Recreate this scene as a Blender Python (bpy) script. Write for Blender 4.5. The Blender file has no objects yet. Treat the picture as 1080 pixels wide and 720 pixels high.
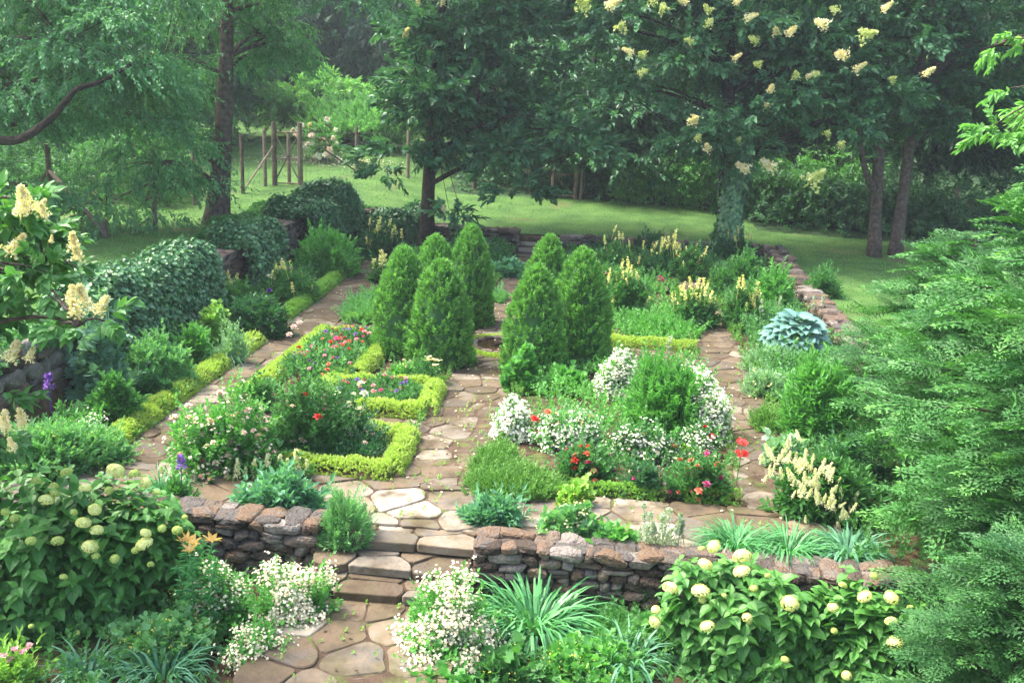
import bpy, math, random
import numpy as np

# ------------------------------------------------------------------ camera, world, sun, exposure
sc = bpy.context.scene
COL = sc.collection
F, CAMH = 1050.0, 5.6                       # focal length in photo pixels (1080 wide), camera height
PITCH, ROLL = math.radians(15.03), math.radians(2.5)
FW = np.array([0, math.cos(PITCH), -math.sin(PITCH)])
R0 = np.array([1.0, 0, 0]); U0 = np.array([0, math.sin(PITCH), math.cos(PITCH)])
RT = R0*math.cos(ROLL) + U0*math.sin(ROLL)
UP = U0*math.cos(ROLL) - R0*math.sin(ROLL)
CP = np.array([0, 0, CAMH])
from mathutils import Matrix, Vector
cam = bpy.data.cameras.new('camera'); cam.sensor_width = 36; cam.lens = 36*F/1080
cam.clip_start = 0.1; cam.clip_end = 600
co = bpy.data.objects.new('camera', cam); COL.objects.link(co)
co.matrix_world = Matrix(((RT[0], UP[0], -FW[0], 0), (RT[1], UP[1], -FW[1], 0), (RT[2], UP[2], -FW[2], CAMH), (0, 0, 0, 1)))
sc.camera = co

SUN_EL, SUN_AZ = math.radians(58), math.radians(-75)      # azimuth from +Y towards +X
world = bpy.data.worlds.new('World'); sc.world = world; world.use_nodes = True
wn = world.node_tree; bg = wn.nodes['Background']
sky = wn.nodes.new('ShaderNodeTexSky'); sky.sky_type = 'NISHITA'; sky.sun_disc = False
sky.sun_elevation = SUN_EL; sky.sun_rotation = SUN_AZ
sky.air_density = 1.0; sky.dust_density = 6.0; sky.ozone_density = 1.0
wn.links.new(sky.outputs[0], bg.inputs[0]); bg.inputs[1].default_value = 0.15
sl = bpy.data.lights.new('sun', 'SUN'); sl.energy = 1.5; sl.angle = math.radians(11); sl.color = (1.0, 0.94, 0.84)
so = bpy.data.objects.new('sun', sl); COL.objects.link(so)
sd = Vector((math.cos(SUN_EL)*math.sin(SUN_AZ), math.cos(SUN_EL)*math.cos(SUN_AZ), math.sin(SUN_EL)))
so.rotation_euler = sd.to_track_quat('Z', 'Y').to_euler(); so.location = sd*60
sc.view_settings.view_transform = 'Standard'; sc.view_settings.look = 'None'
sc.view_settings.gamma = 1.0; sc.view_settings.exposure = 2.0
sc.render.engine = 'CYCLES'
sc.cycles.use_denoising = True
sc.cycles.max_bounces = 6; sc.cycles.diffuse_bounces = 4; sc.cycles.glossy_bounces = 2
sc.cycles.transmission_bounces = 3; sc.cycles.transparent_max_bounces = 4; sc.cycles.volume_bounces = 0
sc.cycles.sample_clamp_indirect = 4

# ------------------------------------------------------------------ geometry helpers
rg = np.random.default_rng(7)
YAW = math.radians(4.6)                     # the garden's own axes: u across, v away
CY, SY = math.cos(YAW), math.sin(YAW)
def W(u, v, z=0.0): return np.array([CY*u + SY*v, -SY*u + CY*v, z])
def UV(x, y): return CY*x - SY*y, SY*x + CY*y
def sm(x, a, b):
    t = np.clip((np.asarray(x, float)-a)/(b-a), 0, 1); return t*t*(3-2*t)
def hz(x, y):
    """height of the terrain"""
    u, v = UV(np.asarray(x, float), np.asarray(y, float))
    O = 0.5 + 0.08*np.clip(v-32.5, 0, 6) + 0.04*np.clip(v-38.5, 0, 30) + 0.13*np.clip(v-68.5, 0, 12) + 0.30*np.clip(v-80.5, 0, 100)
    O = O + 0.5*sm(-u, 5, 9) - 0.2*sm(u, 3, 6) - 0.015*np.clip(u-9, 0, 30) + 0.02*np.sin(u*.6+v*.37)
    ins = sm(u, -8.65, -8.4)*sm(-u, -5.6, -5.35)*sm(-v, -32.35, -32.1)
    h = O*(1-ins)
    lw = sm(-u, 8.6, 9.0)
    t = (1-lw)*sm(v, 10.85, 11.15) + lw*sm(v, 9, 14)
    gap = sm(u, -3.3, -3.15)*sm(-u, 1.1, 1.25)
    t = t*(1-gap) + gap*(.4+.6*np.clip((v-10.15)/1.3, 0, 1))
    return h*t - 0.6*(1-t)
def hz1(x, y): return float(hz(x, y))
def ray(px, py): return FW*F + RT*(px-540) + UP*(360-py)
def G(px, py, z=0.0):
    d = ray(px, py); t = (z-CAMH)/d[2]; return CP + d*t
def GT(px, py):
    """where the line of sight meets the terrain"""
    d = ray(px, py); d = d/d[1]
    ys = np.linspace(6, 120, 4000); P = CP + d*ys[:, None]
    k = np.argmax(P[:, 2] <= hz(P[:, 0], P[:, 1])); p = P[k].copy(); p[2] = hz1(p[0], p[1]); return p
def A(px, py, Y):
    d = ray(px, py); return CP + d*(Y/d[1])
def depth(p): return float((np.asarray(p)-CP) @ FW)
def nrm(a): return a/np.maximum(np.linalg.norm(a, axis=-1, keepdims=True), 1e-9)
def rv(n, g=None): return nrm((g or rg).normal(size=(n, 3)))

class MB:
    """collects polygons and links them as one mesh object"""
    def __init__(s): s.v = []; s.f = []; s.r = []; s.n = 0
    def add(s, V, Fs, r=None):
        """V (n,3); Fs list of (m,k) index arrays; r list of per-face values"""
        V = np.asarray(V, float)
        for i, f in enumerate(Fs):
            f = np.asarray(f, np.int64)
            if f.ndim == 1: f = f[None]
            s.f.append(f + s.n)
            rr = r[i] if r is not None else rg.random()
            s.r.append(np.broadcast_to(np.asarray(rr, float), (len(f),)))
        s.v.append(V); s.n += len(V); return s
    def inst(s, T, P, D, N, S, r):
        """copies of template T=(verts, faces) framed by direction D and normal N, scaled by S (n,3)"""
        tv, tf = T; n = len(P); D = nrm(D); X = nrm(np.cross(D, N)); Z = np.cross(X, D)
        S = np.broadcast_to(np.asarray(S, float), (n, 3)) if np.ndim(S) < 2 else S
        L = tv[None]*S[:, None, :]
        V = P[:, None] + L[..., 0:1]*X[:, None] + L[..., 1:2]*D[:, None] + L[..., 2:3]*Z[:, None]
        m = len(tv); off = (np.arange(n)*m)
        r = np.broadcast_to(np.asarray(r, float), (n,))
        fs, rs = [], []
        for f in tf:
            f = np.asarray(f); fs.append(f[None] + off[:, None]); rs.append(r)
        s.add(V.reshape(-1, 3), fs, rs); return s
    def mesh(s, name, smooth=False):
        me = bpy.data.meshes.new(name)
        if not s.v: return me
        V = np.concatenate(s.v).astype(np.float32)
        me.vertices.add(len(V)); me.vertices.foreach_set('co', V.ravel())
        idx = np.concatenate([f.ravel() for f in s.f]).astype(np.int32)
        cnt = np.concatenate([np.full(len(f), f.shape[1]) for f in s.f]).astype(np.int32)
        st = np.concatenate([[0], np.cumsum(cnt)[:-1]]).astype(np.int32)
        me.loops.add(len(idx)); me.loops.foreach_set('vertex_index', idx)
        me.polygons.add(len(cnt)); me.polygons.foreach_set('loop_start', st)
        me.update(calc_edges=True)
        a = me.attributes.new('rnd', 'FLOAT', 'FACE'); a.data.foreach_set('value', np.concatenate(s.r).astype(np.float32))
        me.polygons.foreach_set('use_smooth', np.full(len(cnt), smooth, bool))
        return me
    def build(s, name, mat, parent=None, smooth=False, loc=None):
        me = s.mesh(name, smooth); me.materials.append(mat)
        return obj(name, me, parent, loc)
def obj(name, me, parent=None, loc=None, rot=None, scale=None):
    o = bpy.data.objects.new(name, me); COL.objects.link(o); o.parent = parent
    if loc is not None: o.location = tuple(float(c) for c in loc)
    if rot is not None: o.rotation_euler = rot
    if scale is not None: o.scale = scale if np.ndim(scale) else (scale,)*3
    return o
def tag(o, label=None, cat=None, group=None, kind=None):
    if label: o['label'] = label
    if cat: o['category'] = cat
    if group: o['group'] = group
    if kind: o['kind'] = kind
    return o
def thing(name, label, cat, loc, group=None, rz=0):
    return tag(obj(name, None, None, loc, (0, 0, rz)), label, cat, group)
def copy_thing(root, loc, rz=0, scale=1, label=None):
    c = root.copy(); COL.objects.link(c); c.location = tuple(loc); c.rotation_euler = (0, 0, rz); c.scale = scale if np.ndim(scale) else (scale,)*3
    if label: c['label'] = label
    for ch in root.children:
        d = ch.copy(); COL.objects.link(d); d.parent = c
        for g in ch.children:
            e = g.copy(); COL.objects.link(e); e.parent = d
    return c

def tube(mb, pts, rad, n=7, r=None, noise=0.0):
    pts = np.asarray(pts, float); rad = np.broadcast_to(np.asarray(rad, float), (len(pts),))
    T = np.gradient(pts, axis=0); T = nrm(T)
    ref = np.array([0.31, 0.17, 0.93]) if abs(T[:, 2]).mean() < .8 else np.array([1.0, 0.1, 0])
    X = nrm(np.cross(T, ref)); Y = np.cross(T, X)
    a = np.arange(n)*2*math.pi/n
    rr = rad[:, None]*(1 + noise*rg.normal(size=(len(pts), n)))
    V = pts[:, None] + rr[..., None]*(np.cos(a)[None, :, None]*X[:, None] + np.sin(a)[None, :, None]*Y[:, None])
    i = np.arange(len(pts)-1)[:, None]*n; j = np.arange(n)[None]; k = (j+1) % n
    Q = np.stack([i+j, i+k, i+n+k, i+n+j], -1).reshape(-1, 4)
    fs = [Q, np.arange(n)[None, ::-1], (np.arange(n)+(len(pts)-1)*n)[None]]
    rr = rg.random() if r is None else r
    return mb.add(V.reshape(-1, 3), fs, [rr]*3)
def bez(p0, p1, p2, n=7):
    t = np.linspace(0, 1, n)[:, None]; p0, p1, p2 = map(np.asarray, (p0, p1, p2))
    return (1-t)**2*p0 + 2*t*(1-t)*p1 + t*t*p2
def boxm(mb, c, s, rz=0.0, r=None):
    c = np.asarray(c, float); q = np.array([[x, y, z] for z in (-.5, .5) for y in (-.5, .5) for x in (-.5, .5)])*np.asarray(s, float)
    cz, sz = math.cos(rz), math.sin(rz); q = q @ np.array([[cz, sz, 0], [-sz, cz, 0], [0, 0, 1]])
    fs = np.array([[0, 2, 3, 1], [4, 5, 7, 6], [0, 1, 5, 4], [2, 6, 7, 3], [0, 4, 6, 2], [1, 3, 7, 5]])
    return mb.add(q+c, [fs], [rg.random() if r is None else r])

# templates (x side, y along, z up)
def Tm(v, f): return (np.array(v, float), f)
DIA = Tm([(0, 0, 0), (.5, .45, .10), (0, 1, -.08), (-.5, .45, .10)], [(0, 1, 2, 3)])
OVA = Tm([(0, 0, 0), (.34, .14, .07), (.5, .38, .1), (.3, .72, .05), (0, 1, -.14), (-.3, .72, .05), (-.5, .38, .1), (-.34, .14, .07), (0, .38, 0), (0, .72, -.03)],
         [(0, 1, 2, 8), (8, 2, 3, 9), (9, 3, 4), (0, 8, 6, 7), (8, 9, 5, 6), (9, 4, 5)])
LAN = Tm([(0, 0, 0), (.5, .3, .08), (.32, .7, .0), (0, 1, -.16), (-.32, .7, .0), (-.5, .3, .08)], [(0, 1, 2, 3), (0, 3, 4, 5)])
LOB = Tm([(0, 0, 0), (.5, .2, .05), (.28, .42, .0), (.55, .62, .05), (0, 1, -.06), (-.55, .62, .05), (-.28, .42, .0), (-.5, .2, .05)], [(0, 1, 2), (0, 2, 3, 4), (0, 4, 5, 6), (0, 6, 7)])
def strap(bend, k=5):
    v, f = [], []
    for i in range(k+1):
        t = i/k; a = bend*t*t
        y = math.sin(min(t*1.0, 1)*math.pi/2*.9)*math.cos(a*.6) if False else t*math.cos(a)
        z = -t*math.sin(a)
        w = .5*(1-t**2.5)+.02
        v += [(-w, y, z), (w, y, z)]
    for i in range(k): f.append((2*i, 2*i+1, 2*i+3, 2*i+2))
    return Tm(v, f)
def petal_ball(n, size, g, flat=0.0, up=.3):
    """template: a cluster of small petals on a ball of radius 1"""
    mb = MB(); d = rv(n, g); d[:, 2] = np.where(d[:, 2] < -up, -d[:, 2], d[:, 2])
    t = nrm(np.cross(d, rv(n, g))); P = d*(0.88+.14*g.random((n, 1))); P[:, 2] *= (1-flat)
    mb.inst(DIA, P - t*size*.5, t, d, np.array([size*.95, size, size*.6]), g.random(n)); return mb
def leaf_normals(D, g, up=1.0, jit=.35):
    N = np.tile(np.array([0, 0, up]), (len(D), 1)) + g.normal(size=D.shape)*jit
    return N

def sprigs(mb, C, AX, SL, k, T, L, Wd, spread=.9, g=rg, droop=0.0, up=1.0, jit=.35, clump=None, lr=.5, t0=.15):
    """leafy shoots: k leaves up each shoot of axis AX, length SL from C"""
    n = len(C); AX = nrm(AX); X = nrm(np.cross(AX, rv(n, g))); Yv = np.cross(AX, X)
    SL = np.broadcast_to(np.asarray(SL, float), (n,))
    cl = g.random(n) if clump is None else clump
    for i in range(k):
        t = t0 + (1-t0)*(i+g.random(n)*.6)/k
        a = i*2.4 + g.random(n)*.9
        rad = np.cos(a)[:, None]*X + np.sin(a)[:, None]*Yv
        sp = spread*(1.15-.7*t)[:, None]
        D = nrm(AX*np.cos(sp) + rad*np.sin(sp) + g.normal(size=(n, 3))*.12 - np.array([0, 0, droop]))
        P = C + AX*(t*SL)[:, None]
        s = L*(.7+.6*g.random(n)); w = Wd*(.7+.6*g.random(n))
        rr = np.clip(lr*cl + (1-lr)*g.random(n), 0, 1)
        mb.inst(T, P, D, leaf_normals(D, g, up, jit), np.stack([w, s, s], -1), rr)
    return mb
def shell(n, g, lo=-.15):
    """directions over the upper half of a ball"""
    d = rv(int(n*2.2)+20, g); d = d[d[:, 2] > lo][:n]; return d
def lump(d, s, amp, f=3.0):
    """slow irregular factor over directions or points"""
    return 1 + amp*(np.sin(d[:, 0]*f+s)*np.cos(d[:, 1]*f*1.3+s*2.1) + .6*np.sin(d[:, 2]*f*1.7+s*3.3+d[:, 0]*f*.9))

# ------------------------------------------------------------------ materials
MATS = {}
def mat(name, build):
    if name in MATS: return MATS[name]
    m = bpy.data.materials.new(name); m.use_nodes = True; nt = m.node_tree
    for n in list(nt.nodes):
        nt.nodes.remove(n)
    out = nt.nodes.new('ShaderNodeOutputMaterial'); build(nt, out); MATS[name] = m; return m
def nd(nt, t, **kw):
    n = nt.nodes.new(t)
    for k, v in kw.items(): setattr(n, k, v)
    return n
def ramp(nt, fac, cols):
    r = nd(nt, 'ShaderNodeValToRGB'); e = r.color_ramp.elements
    while len(e) < len(cols): e.new(.5)
    for i, (p, c) in enumerate(cols): e[i].position = p; e[i].color = (*c, 1)
    nt.links.new(fac, r.inputs[0]); return r.outputs[0]
def leafmat(name, dark, light, rough=.5, tr=.36, tip=None, spec=.4, gain=1.5):
    def b(nt, out):
        nonlocal dark, light
        at = nd(nt, 'ShaderNodeAttribute', attribute_name='rnd')
        if gain != 1: dark, light, tip_ = [tuple(min(.8, c*gain*s) for c, s in zip(q, (.95, 1.08, 1.0))) if q else None for q in (dark, light, tip)]
        else: tip_ = tip
        cols = [(0, dark), (.7, light)] + ([(1.0, tip_)] if tip_ else [])
        c = ramp(nt, at.outputs['Fac'], cols)
        p = nd(nt, 'ShaderNodeBsdfPrincipled'); p.inputs['Roughness'].default_value = rough
        p.inputs['Specular IOR Level'].default_value = spec
        nt.links.new(c, p.inputs['Base Color'])
        t = nd(nt, 'ShaderNodeBsdfTranslucent')
        mx = nd(nt, 'ShaderNodeMix', data_type='RGBA', blend_type='MULTIPLY'); mx.inputs[0].default_value = 1
        nt.links.new(c, mx.inputs[6]); mx.inputs[7].default_value = (1.3, 1.5, .6, 1)
        nt.links.new(mx.outputs[2], t.inputs['Color'])
        s = nd(nt, 'ShaderNodeMixShader'); s.inputs[0].default_value = tr
        nt.links.new(p.outputs[0], s.inputs[1]); nt.links.new(t.outputs[0], s.inputs[2]); nt.links.new(s.outputs[0], out.inputs[0])
    return mat(name, b)
def flowermat(name, a, b_, tr=.2):
    return leafmat(name, a, b_, .6, tr, spec=.2, gain=1)
def noisemat(name, cols, scale=6, rough=.9, bump=.5, bscale=30, rndmix=.5, detail=6, bd=.02, cols2=None, mask_scale=1.2, mask=(.45, .6)):
    def b(nt, out):
        tc = nd(nt, 'ShaderNodeTexCoord'); n1 = nd(nt, 'ShaderNodeTexNoise'); n1.inputs['Scale'].default_value = scale; n1.inputs['Detail'].default_value = detail
        nt.links.new(tc.outputs['Object'], n1.inputs['Vector'])
        at = nd(nt, 'ShaderNodeAttribute', attribute_name='rnd')
        m1 = nd(nt, 'ShaderNodeMath', operation='MULTIPLY_ADD'); nt.links.new(n1.outputs[0], m1.inputs[0]); m1.inputs[1].default_value = 1-rndmix; m1.inputs[2].default_value = 0
        m2 = nd(nt, 'ShaderNodeMath', operation='MULTIPLY_ADD'); nt.links.new(at.outputs['Fac'], m2.inputs[0]); m2.inputs[1].default_value = rndmix; nt.links.new(m1.outputs[0], m2.inputs[2])
        c = ramp(nt, m2.outputs[0], cols)
        if cols2:
            n3 = nd(nt, 'ShaderNodeTexNoise'); n3.inputs['Scale'].default_value = mask_scale; n3.inputs['Detail'].default_value = 5
            nt.links.new(tc.outputs['Object'], n3.inputs['Vector'])
            mk = ramp(nt, n3.outputs[0], [(mask[0], (0, 0, 0)), (mask[1], (1, 1, 1))])
            c2 = ramp(nt, n1.outputs[0], cols2)
            mx = nd(nt, 'ShaderNodeMix', data_type='RGBA'); nt.links.new(mk, mx.inputs[0]); nt.links.new(c, mx.inputs[6]); nt.links.new(c2, mx.inputs[7]); c = mx.outputs[2]
        p = nd(nt, 'ShaderNodeBsdfPrincipled'); p.inputs['Roughness'].default_value = rough; p.inputs['Specular IOR Level'].default_value = .25
        nt.links.new(c, p.inputs['Base Color'])
        n2 = nd(nt, 'ShaderNodeTexNoise'); n2.inputs['Scale'].default_value = bscale; n2.inputs['Detail'].default_value = 7
        nt.links.new(tc.outputs['Object'], n2.inputs['Vector'])
        bp = nd(nt, 'ShaderNodeBump'); bp.inputs['Strength'].default_value = bump; bp.inputs['Distance'].default_value = bd
        nt.links.new(n2.outputs[0], bp.inputs['Height']); nt.links.new(bp.outputs[0], p.inputs['Normal']); nt.links.new(p.outputs[0], out.inputs[0])
    return mat(name, b)

M_soil = noisemat('soil', [(.3, (.035, .022, .014)), (.5, (.075, .046, .028)), (.7, (.13, .085, .05))], 5, .95, .8, 25, .0,
                  cols2=[(.35, (.03, .06, .015)), (.7, (.09, .14, .03))], mask_scale=.9, mask=(.52, .66))
M_lawn = noisemat('lawn', [(.3, (.045, .11, .028)), (.5, (.075, .165, .038)), (.7, (.11, .21, .05))], 1.2, .9, .9, 60, 0, detail=9, bd=.03,
                  cols2=[(.3, (.12, .15, .05)), (.7, (.16, .14, .07))], mask_scale=.45, mask=(.62, .72))
M_joint = noisemat('path_bed', [(.3, (.05, .032, .02)), (.5, (.085, .056, .037)), (.7, (.12, .082, .056))], 4, .95, .9, 30, 0,
                   cols2=[(.3, (.06, .09, .02)), (.7, (.13, .17, .045))], mask_scale=2.2, mask=(.5, .66))
M_flag = noisemat('flagstone', [(.14, (.08, .062, .045)), (.3, (.15, .108, .068)), (.42, (.13, .118, .10)), (.53, (.21, .16, .105)), (.64, (.24, .21, .17)), (.82, (.36, .32, .26))], 3.5, .8, .8, 14, .6, bd=.025,
                  cols2=[(.3, (.07, .05, .03)), (.7, (.12, .11, .05))], mask_scale=2.1, mask=(.48, .68))
M_stone2 = None
M_flag2 = noisemat('flagstone_worn', [(.16, (.05, .038, .027)), (.30, (.10, .072, .047)), (.42, (.095, .086, .072)), (.54, (.15, .11, .070)), (.66, (.16, .14, .11)), (.84, (.28, .24, .185))], 3.5, .85, .9, 14, .6, bd=.03,
                 cols2=[(.3, (.07, .048, .032)), (.7, (.12, .10, .055))], mask_scale=1.7, mask=(.44, .62))
M_stone = noisemat('wallstone', [(.12, (.03, .024, .02)), (.28, (.075, .055, .042)), (.42, (.10, .095, .09)), (.56, (.155, .10, .062)), (.70, (.16, .135, .115)), (.88, (.27, .245, .22))], 9, .9, 1.0, 26, .62, bd=.05,
                   cols2=[(.3, (.04, .05, .02)), (.7, (.20, .20, .16))], mask_scale=5, mask=(.60, .72))
M_core = noisemat('walldark', [(.3, (.02, .016, .012)), (.7, (.05, .04, .03))], 6, .95, .5, 20, 0)
M_bark = noisemat('bark', [(.3, (.05, .038, .03)), (.5, (.11, .085, .068)), (.7, (.19, .15, .125))], 9, .95, 1.0, 26, .2, bd=.05)
M_barkd = noisemat('bark_dark', [(.3, (.016, .012, .01)), (.5, (.035, .027, .02)), (.7, (.07, .052, .04))], 9, .95, 1.0, 26, .2, bd=.05)
M_twig = noisemat('twig', [(.3, (.03, .035, .015)), (.7, (.08, .07, .04))], 9, .9, .5, 26, .2)
M_stem = leafmat('green_stem', (.04, .10, .03), (.09, .18, .05), .6, .1)
M_wood = noisemat('post_wood', [(.3, (.09, .065, .05)), (.5, (.18, .135, .11)), (.7, (.28, .22, .18))], 8, .9, .8, 30, .3, bd=.02)
M_wire = noisemat('wire', [(.3, (.06, .06, .06)), (.7, (.12, .12, .12))], 8, .6, .1, 30, 0)
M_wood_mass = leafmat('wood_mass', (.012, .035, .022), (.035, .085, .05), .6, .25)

M = dict(
 spruce=leafmat('spruce_needles', (.03, .08, .02), (.10, .20, .05), .55, .25, tip=(.22, .34, .09), gain=2.1),
 lime=leafmat('lime_leaves', (.30, .38, .07), (.49, .56, .14), .6, .3, tip=(.62, .62, .22), gain=1.03),
 limed=leafmat('yellowgreen_leaves', (.12, .22, .04), (.22, .34, .07), .6, .25),
 mid=leafmat('mid_leaves', (.03, .095, .03), (.065, .165, .05)),
 deep=leafmat('deep_leaves', (.018, .062, .03), (.04, .115, .05), .45),
 bright=leafmat('bright_leaves', (.05, .15, .04), (.11, .26, .07), tip=(.16, .32, .09)),
 soft=leafmat('soft_leaves', (.07, .17, .07), (.14, .27, .12)),
 blue=leafmat('bluegreen_leaves', (.05, .14, .085), (.11, .235, .15)),
 grey=leafmat('grey_leaves', (.11, .19, .12), (.22, .32, .21)),
 silver=leafmat('silver_leaves', (.25, .33, .24), (.45, .52, .42), gain=1),
 hosta=leafmat('hosta_leaves', (.07, .16, .15), (.15, .27, .25), .45, .12, gain=1.15),
 hemlock=leafmat('hemlock_needles', (.014, .058, .018), (.058, .16, .042), .5, .25, tip=(.17, .34, .08)),
 poppy=leafmat('poppy_leaves', (.10, .23, .16), (.2, .37, .27), gain=1),
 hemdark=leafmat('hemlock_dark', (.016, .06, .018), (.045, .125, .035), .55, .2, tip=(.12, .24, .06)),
 ivy=leafmat('ivy_leaves', (.025, .075, .035), (.065, .155, .065), .35, .12, tip=(.13, .22, .09), spec=.5),
 hyd=leafmat('hydrangea_leaves', (.025, .09, .022), (.065, .17, .035), .45, .25, tip=(.12, .26, .05)),
 lilac=leafmat('lilac_leaves', (.03, .10, .03), (.075, .18, .05), .4, .25, tip=(.12, .24, .06)),
 treeteal=leafmat('tree_leaves_teal', (.02, .066, .036), (.058, .145, .072), .42, .25, tip=(.11, .22, .10)),
 elmleaf=leafmat('elm_leaves', (.022, .075, .036), (.07, .17, .078), .45, .3, tip=(.15, .28, .11), gain=1.8),
 treemid=leafmat('tree_leaves_mid', (.025, .085, .035), (.07, .17, .06), .5, .3, tip=(.12, .25, .08)),
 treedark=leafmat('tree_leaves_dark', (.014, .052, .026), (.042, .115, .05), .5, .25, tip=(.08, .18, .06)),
 treelight=leafmat('tree_leaves_light', (.07, .17, .05), (.15, .29, .09), .5, .3, tip=(.24, .38, .12)),
 strap=leafmat('strap_leaves', (.03, .12, .045), (.08, .22, .08), .4, .2),
 moss=leafmat('moss_leaves', (.045, .115, .022), (.11, .215, .045), .6, .2),
 fern=leafmat('fern_leaves', (.05, .15, .04), (.11, .26, .07)),
 white=flowermat('white_petals', (.78, .74, .62), (.9, .88, .8)),
 feverfew=flowermat('feverfew_petals', (.62, .52, .36), (.84, .78, .62)),
 cream=flowermat('cream_petals', (.62, .52, .28), (.82, .74, .46)),
 greencream=flowermat('green_cream_petals', (.48, .56, .16), (.72, .76, .36)),
 limecream=flowermat('lime_cream_petals', (.64, .68, .20), (.84, .86, .40)),
 plume=flowermat('plume_petals', (.76, .72, .44), (.9, .88, .64)),
 greenhead=flowermat('green_head_petals', (.34, .48, .10), (.55, .66, .20)),
 yellow=flowermat('yellow_petals', (.74, .70, .26), (.88, .86, .45)),
 chart=flowermat('chartreuse_petals', (.36, .42, .05), (.6, .6, .12)),
 pink=flowermat('pink_petals', (.62, .2, .26), (.8, .45, .45)),
 palepink=flowermat('pale_pink_petals', (.72, .42, .38), (.85, .72, .62)),
 red=flowermat('red_petals', (.55, .02, .02), (.75, .07, .06)),
 coral=flowermat('coral_petals', (.7, .12, .06), (.8, .3, .2)),
 magenta=flowermat('magenta_petals', (.45, .03, .16), (.65, .1, .3)),
 purple=flowermat('purple_petals', (.12, .04, .35), (.28, .14, .55)),
 peach=flowermat('peach_petals', (.78, .42, .14), (.85, .6, .28)),
 panicle=flowermat('panicle_petals', (.82, .68, .36), (.9, .84, .6)),
)
# ------------------------------------------------------------------ the setting: terrain, lawns, hills
def grid(xs, ys, name, mat_, dz=0.0, mask=None, nz=None):
    X, Y = np.meshgrid(xs, ys); Z = hz(X, Y) + dz
    if nz is not None: Z = Z + nz(X, Y)
    nx = len(xs); i = np.arange(len(ys)-1)[:, None]*nx; j = np.arange(nx-1)[None]
    Q = np.stack([i+j, i+j+1, i+j+nx+1, i+j+nx], -1).reshape(-1, 4)
    if mask is not None:
        cx = .25*(X[:-1, :-1]+X[1:, :-1]+X[:-1, 1:]+X[1:, 1:]).ravel(); cy = .25*(Y[:-1, :-1]+Y[1:, :-1]+Y[:-1, 1:]+Y[1:, 1:]).ravel()
        Q = Q[mask(cx, cy)]
    mb = MB(); mb.add(np.stack([X, Y, Z], -1).reshape(-1, 3), [Q], [.5])
    o = mb.build(name, mat_, smooth=True); o['kind'] = 'structure'; return o
XS = np.concatenate([np.linspace(-150, -20, 40)[:-1], np.linspace(-20, 20, 330), np.linspace(20, 150, 40)[1:]])
YS = np.concatenate([np.linspace(-12, 7, 20)[:-1], np.linspace(7, 46, 340), np.linspace(46, 190, 90)[1:]])
grid(XS, YS, 'ground', M_soil, nz=lambda X, Y: .012*np.sin(X*9)*np.sin(Y*7.3)-.012)
def floor_mask(cx, cy):
    u, v = UV(cx, cy); return (u < -8.95) | (v > 32.7) | (u > 5.9)
M_floor = noisemat('woodland_floor', [(.3, (.02, .045, .018)), (.5, (.035, .08, .028)), (.7, (.055, .12, .04))], 1.5, .95, .8, 40, 0, detail=9, bd=.05)
grid(XS, YS, 'woodland_floor', M_floor, .012, floor_mask)
def lawn_mask(cx, cy):
    u, v = UV(cx, cy)
    return ((u < -8.8) & (v > 11) & (u > -30) & (v < 66)) | ((v > 32.6) & (v < 66) & (u < -6)) | ((v > 32.6) & (v < 38.6) & (u >= -6) & (u < 5.7)) | ((u > 5.65) & (v > 14) & (v < 36-.15*(u-5)) & (u < 16))
grid(XS, YS, 'lawn', M_lawn, .03, lawn_mask)

# short grass blades along the visible lawns
g = np.random.default_rng(3)
mb = MB(); n = 90000
pp = []
while sum(map(len, pp)) < n:
    x = g.uniform(-20, 16, 40000); y = g.uniform(14, 50, 40000); k = lawn_mask(x, y) & (g.random(40000) < np.clip(26/y, 0, 1)**1.0)
    pp.append(np.stack([x[k], y[k]], -1))
p = np.concatenate(pp)[:n]; P = np.concatenate([p, (hz(p[:, 0], p[:, 1])+.02)[:, None]], 1)
D = nrm(np.stack([g.normal(size=n)*.45, g.normal(size=n)*.45, np.ones(n)], -1)); s = g.uniform(.03, .075, n)
mb.inst(Tm([(-.5, 0, 0), (.5, 0, 0), (.1, 1, 0)], [(0, 1, 2)]), P, D, rv(n, g), np.stack([s*.45, s, s], -1), g.random(n))
M_grass = leafmat('grass_blades', (.05, .125, .03), (.105, .225, .05), .6, .3)
tag(mb.build('grass', M_grass), kind='stuff')

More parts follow.
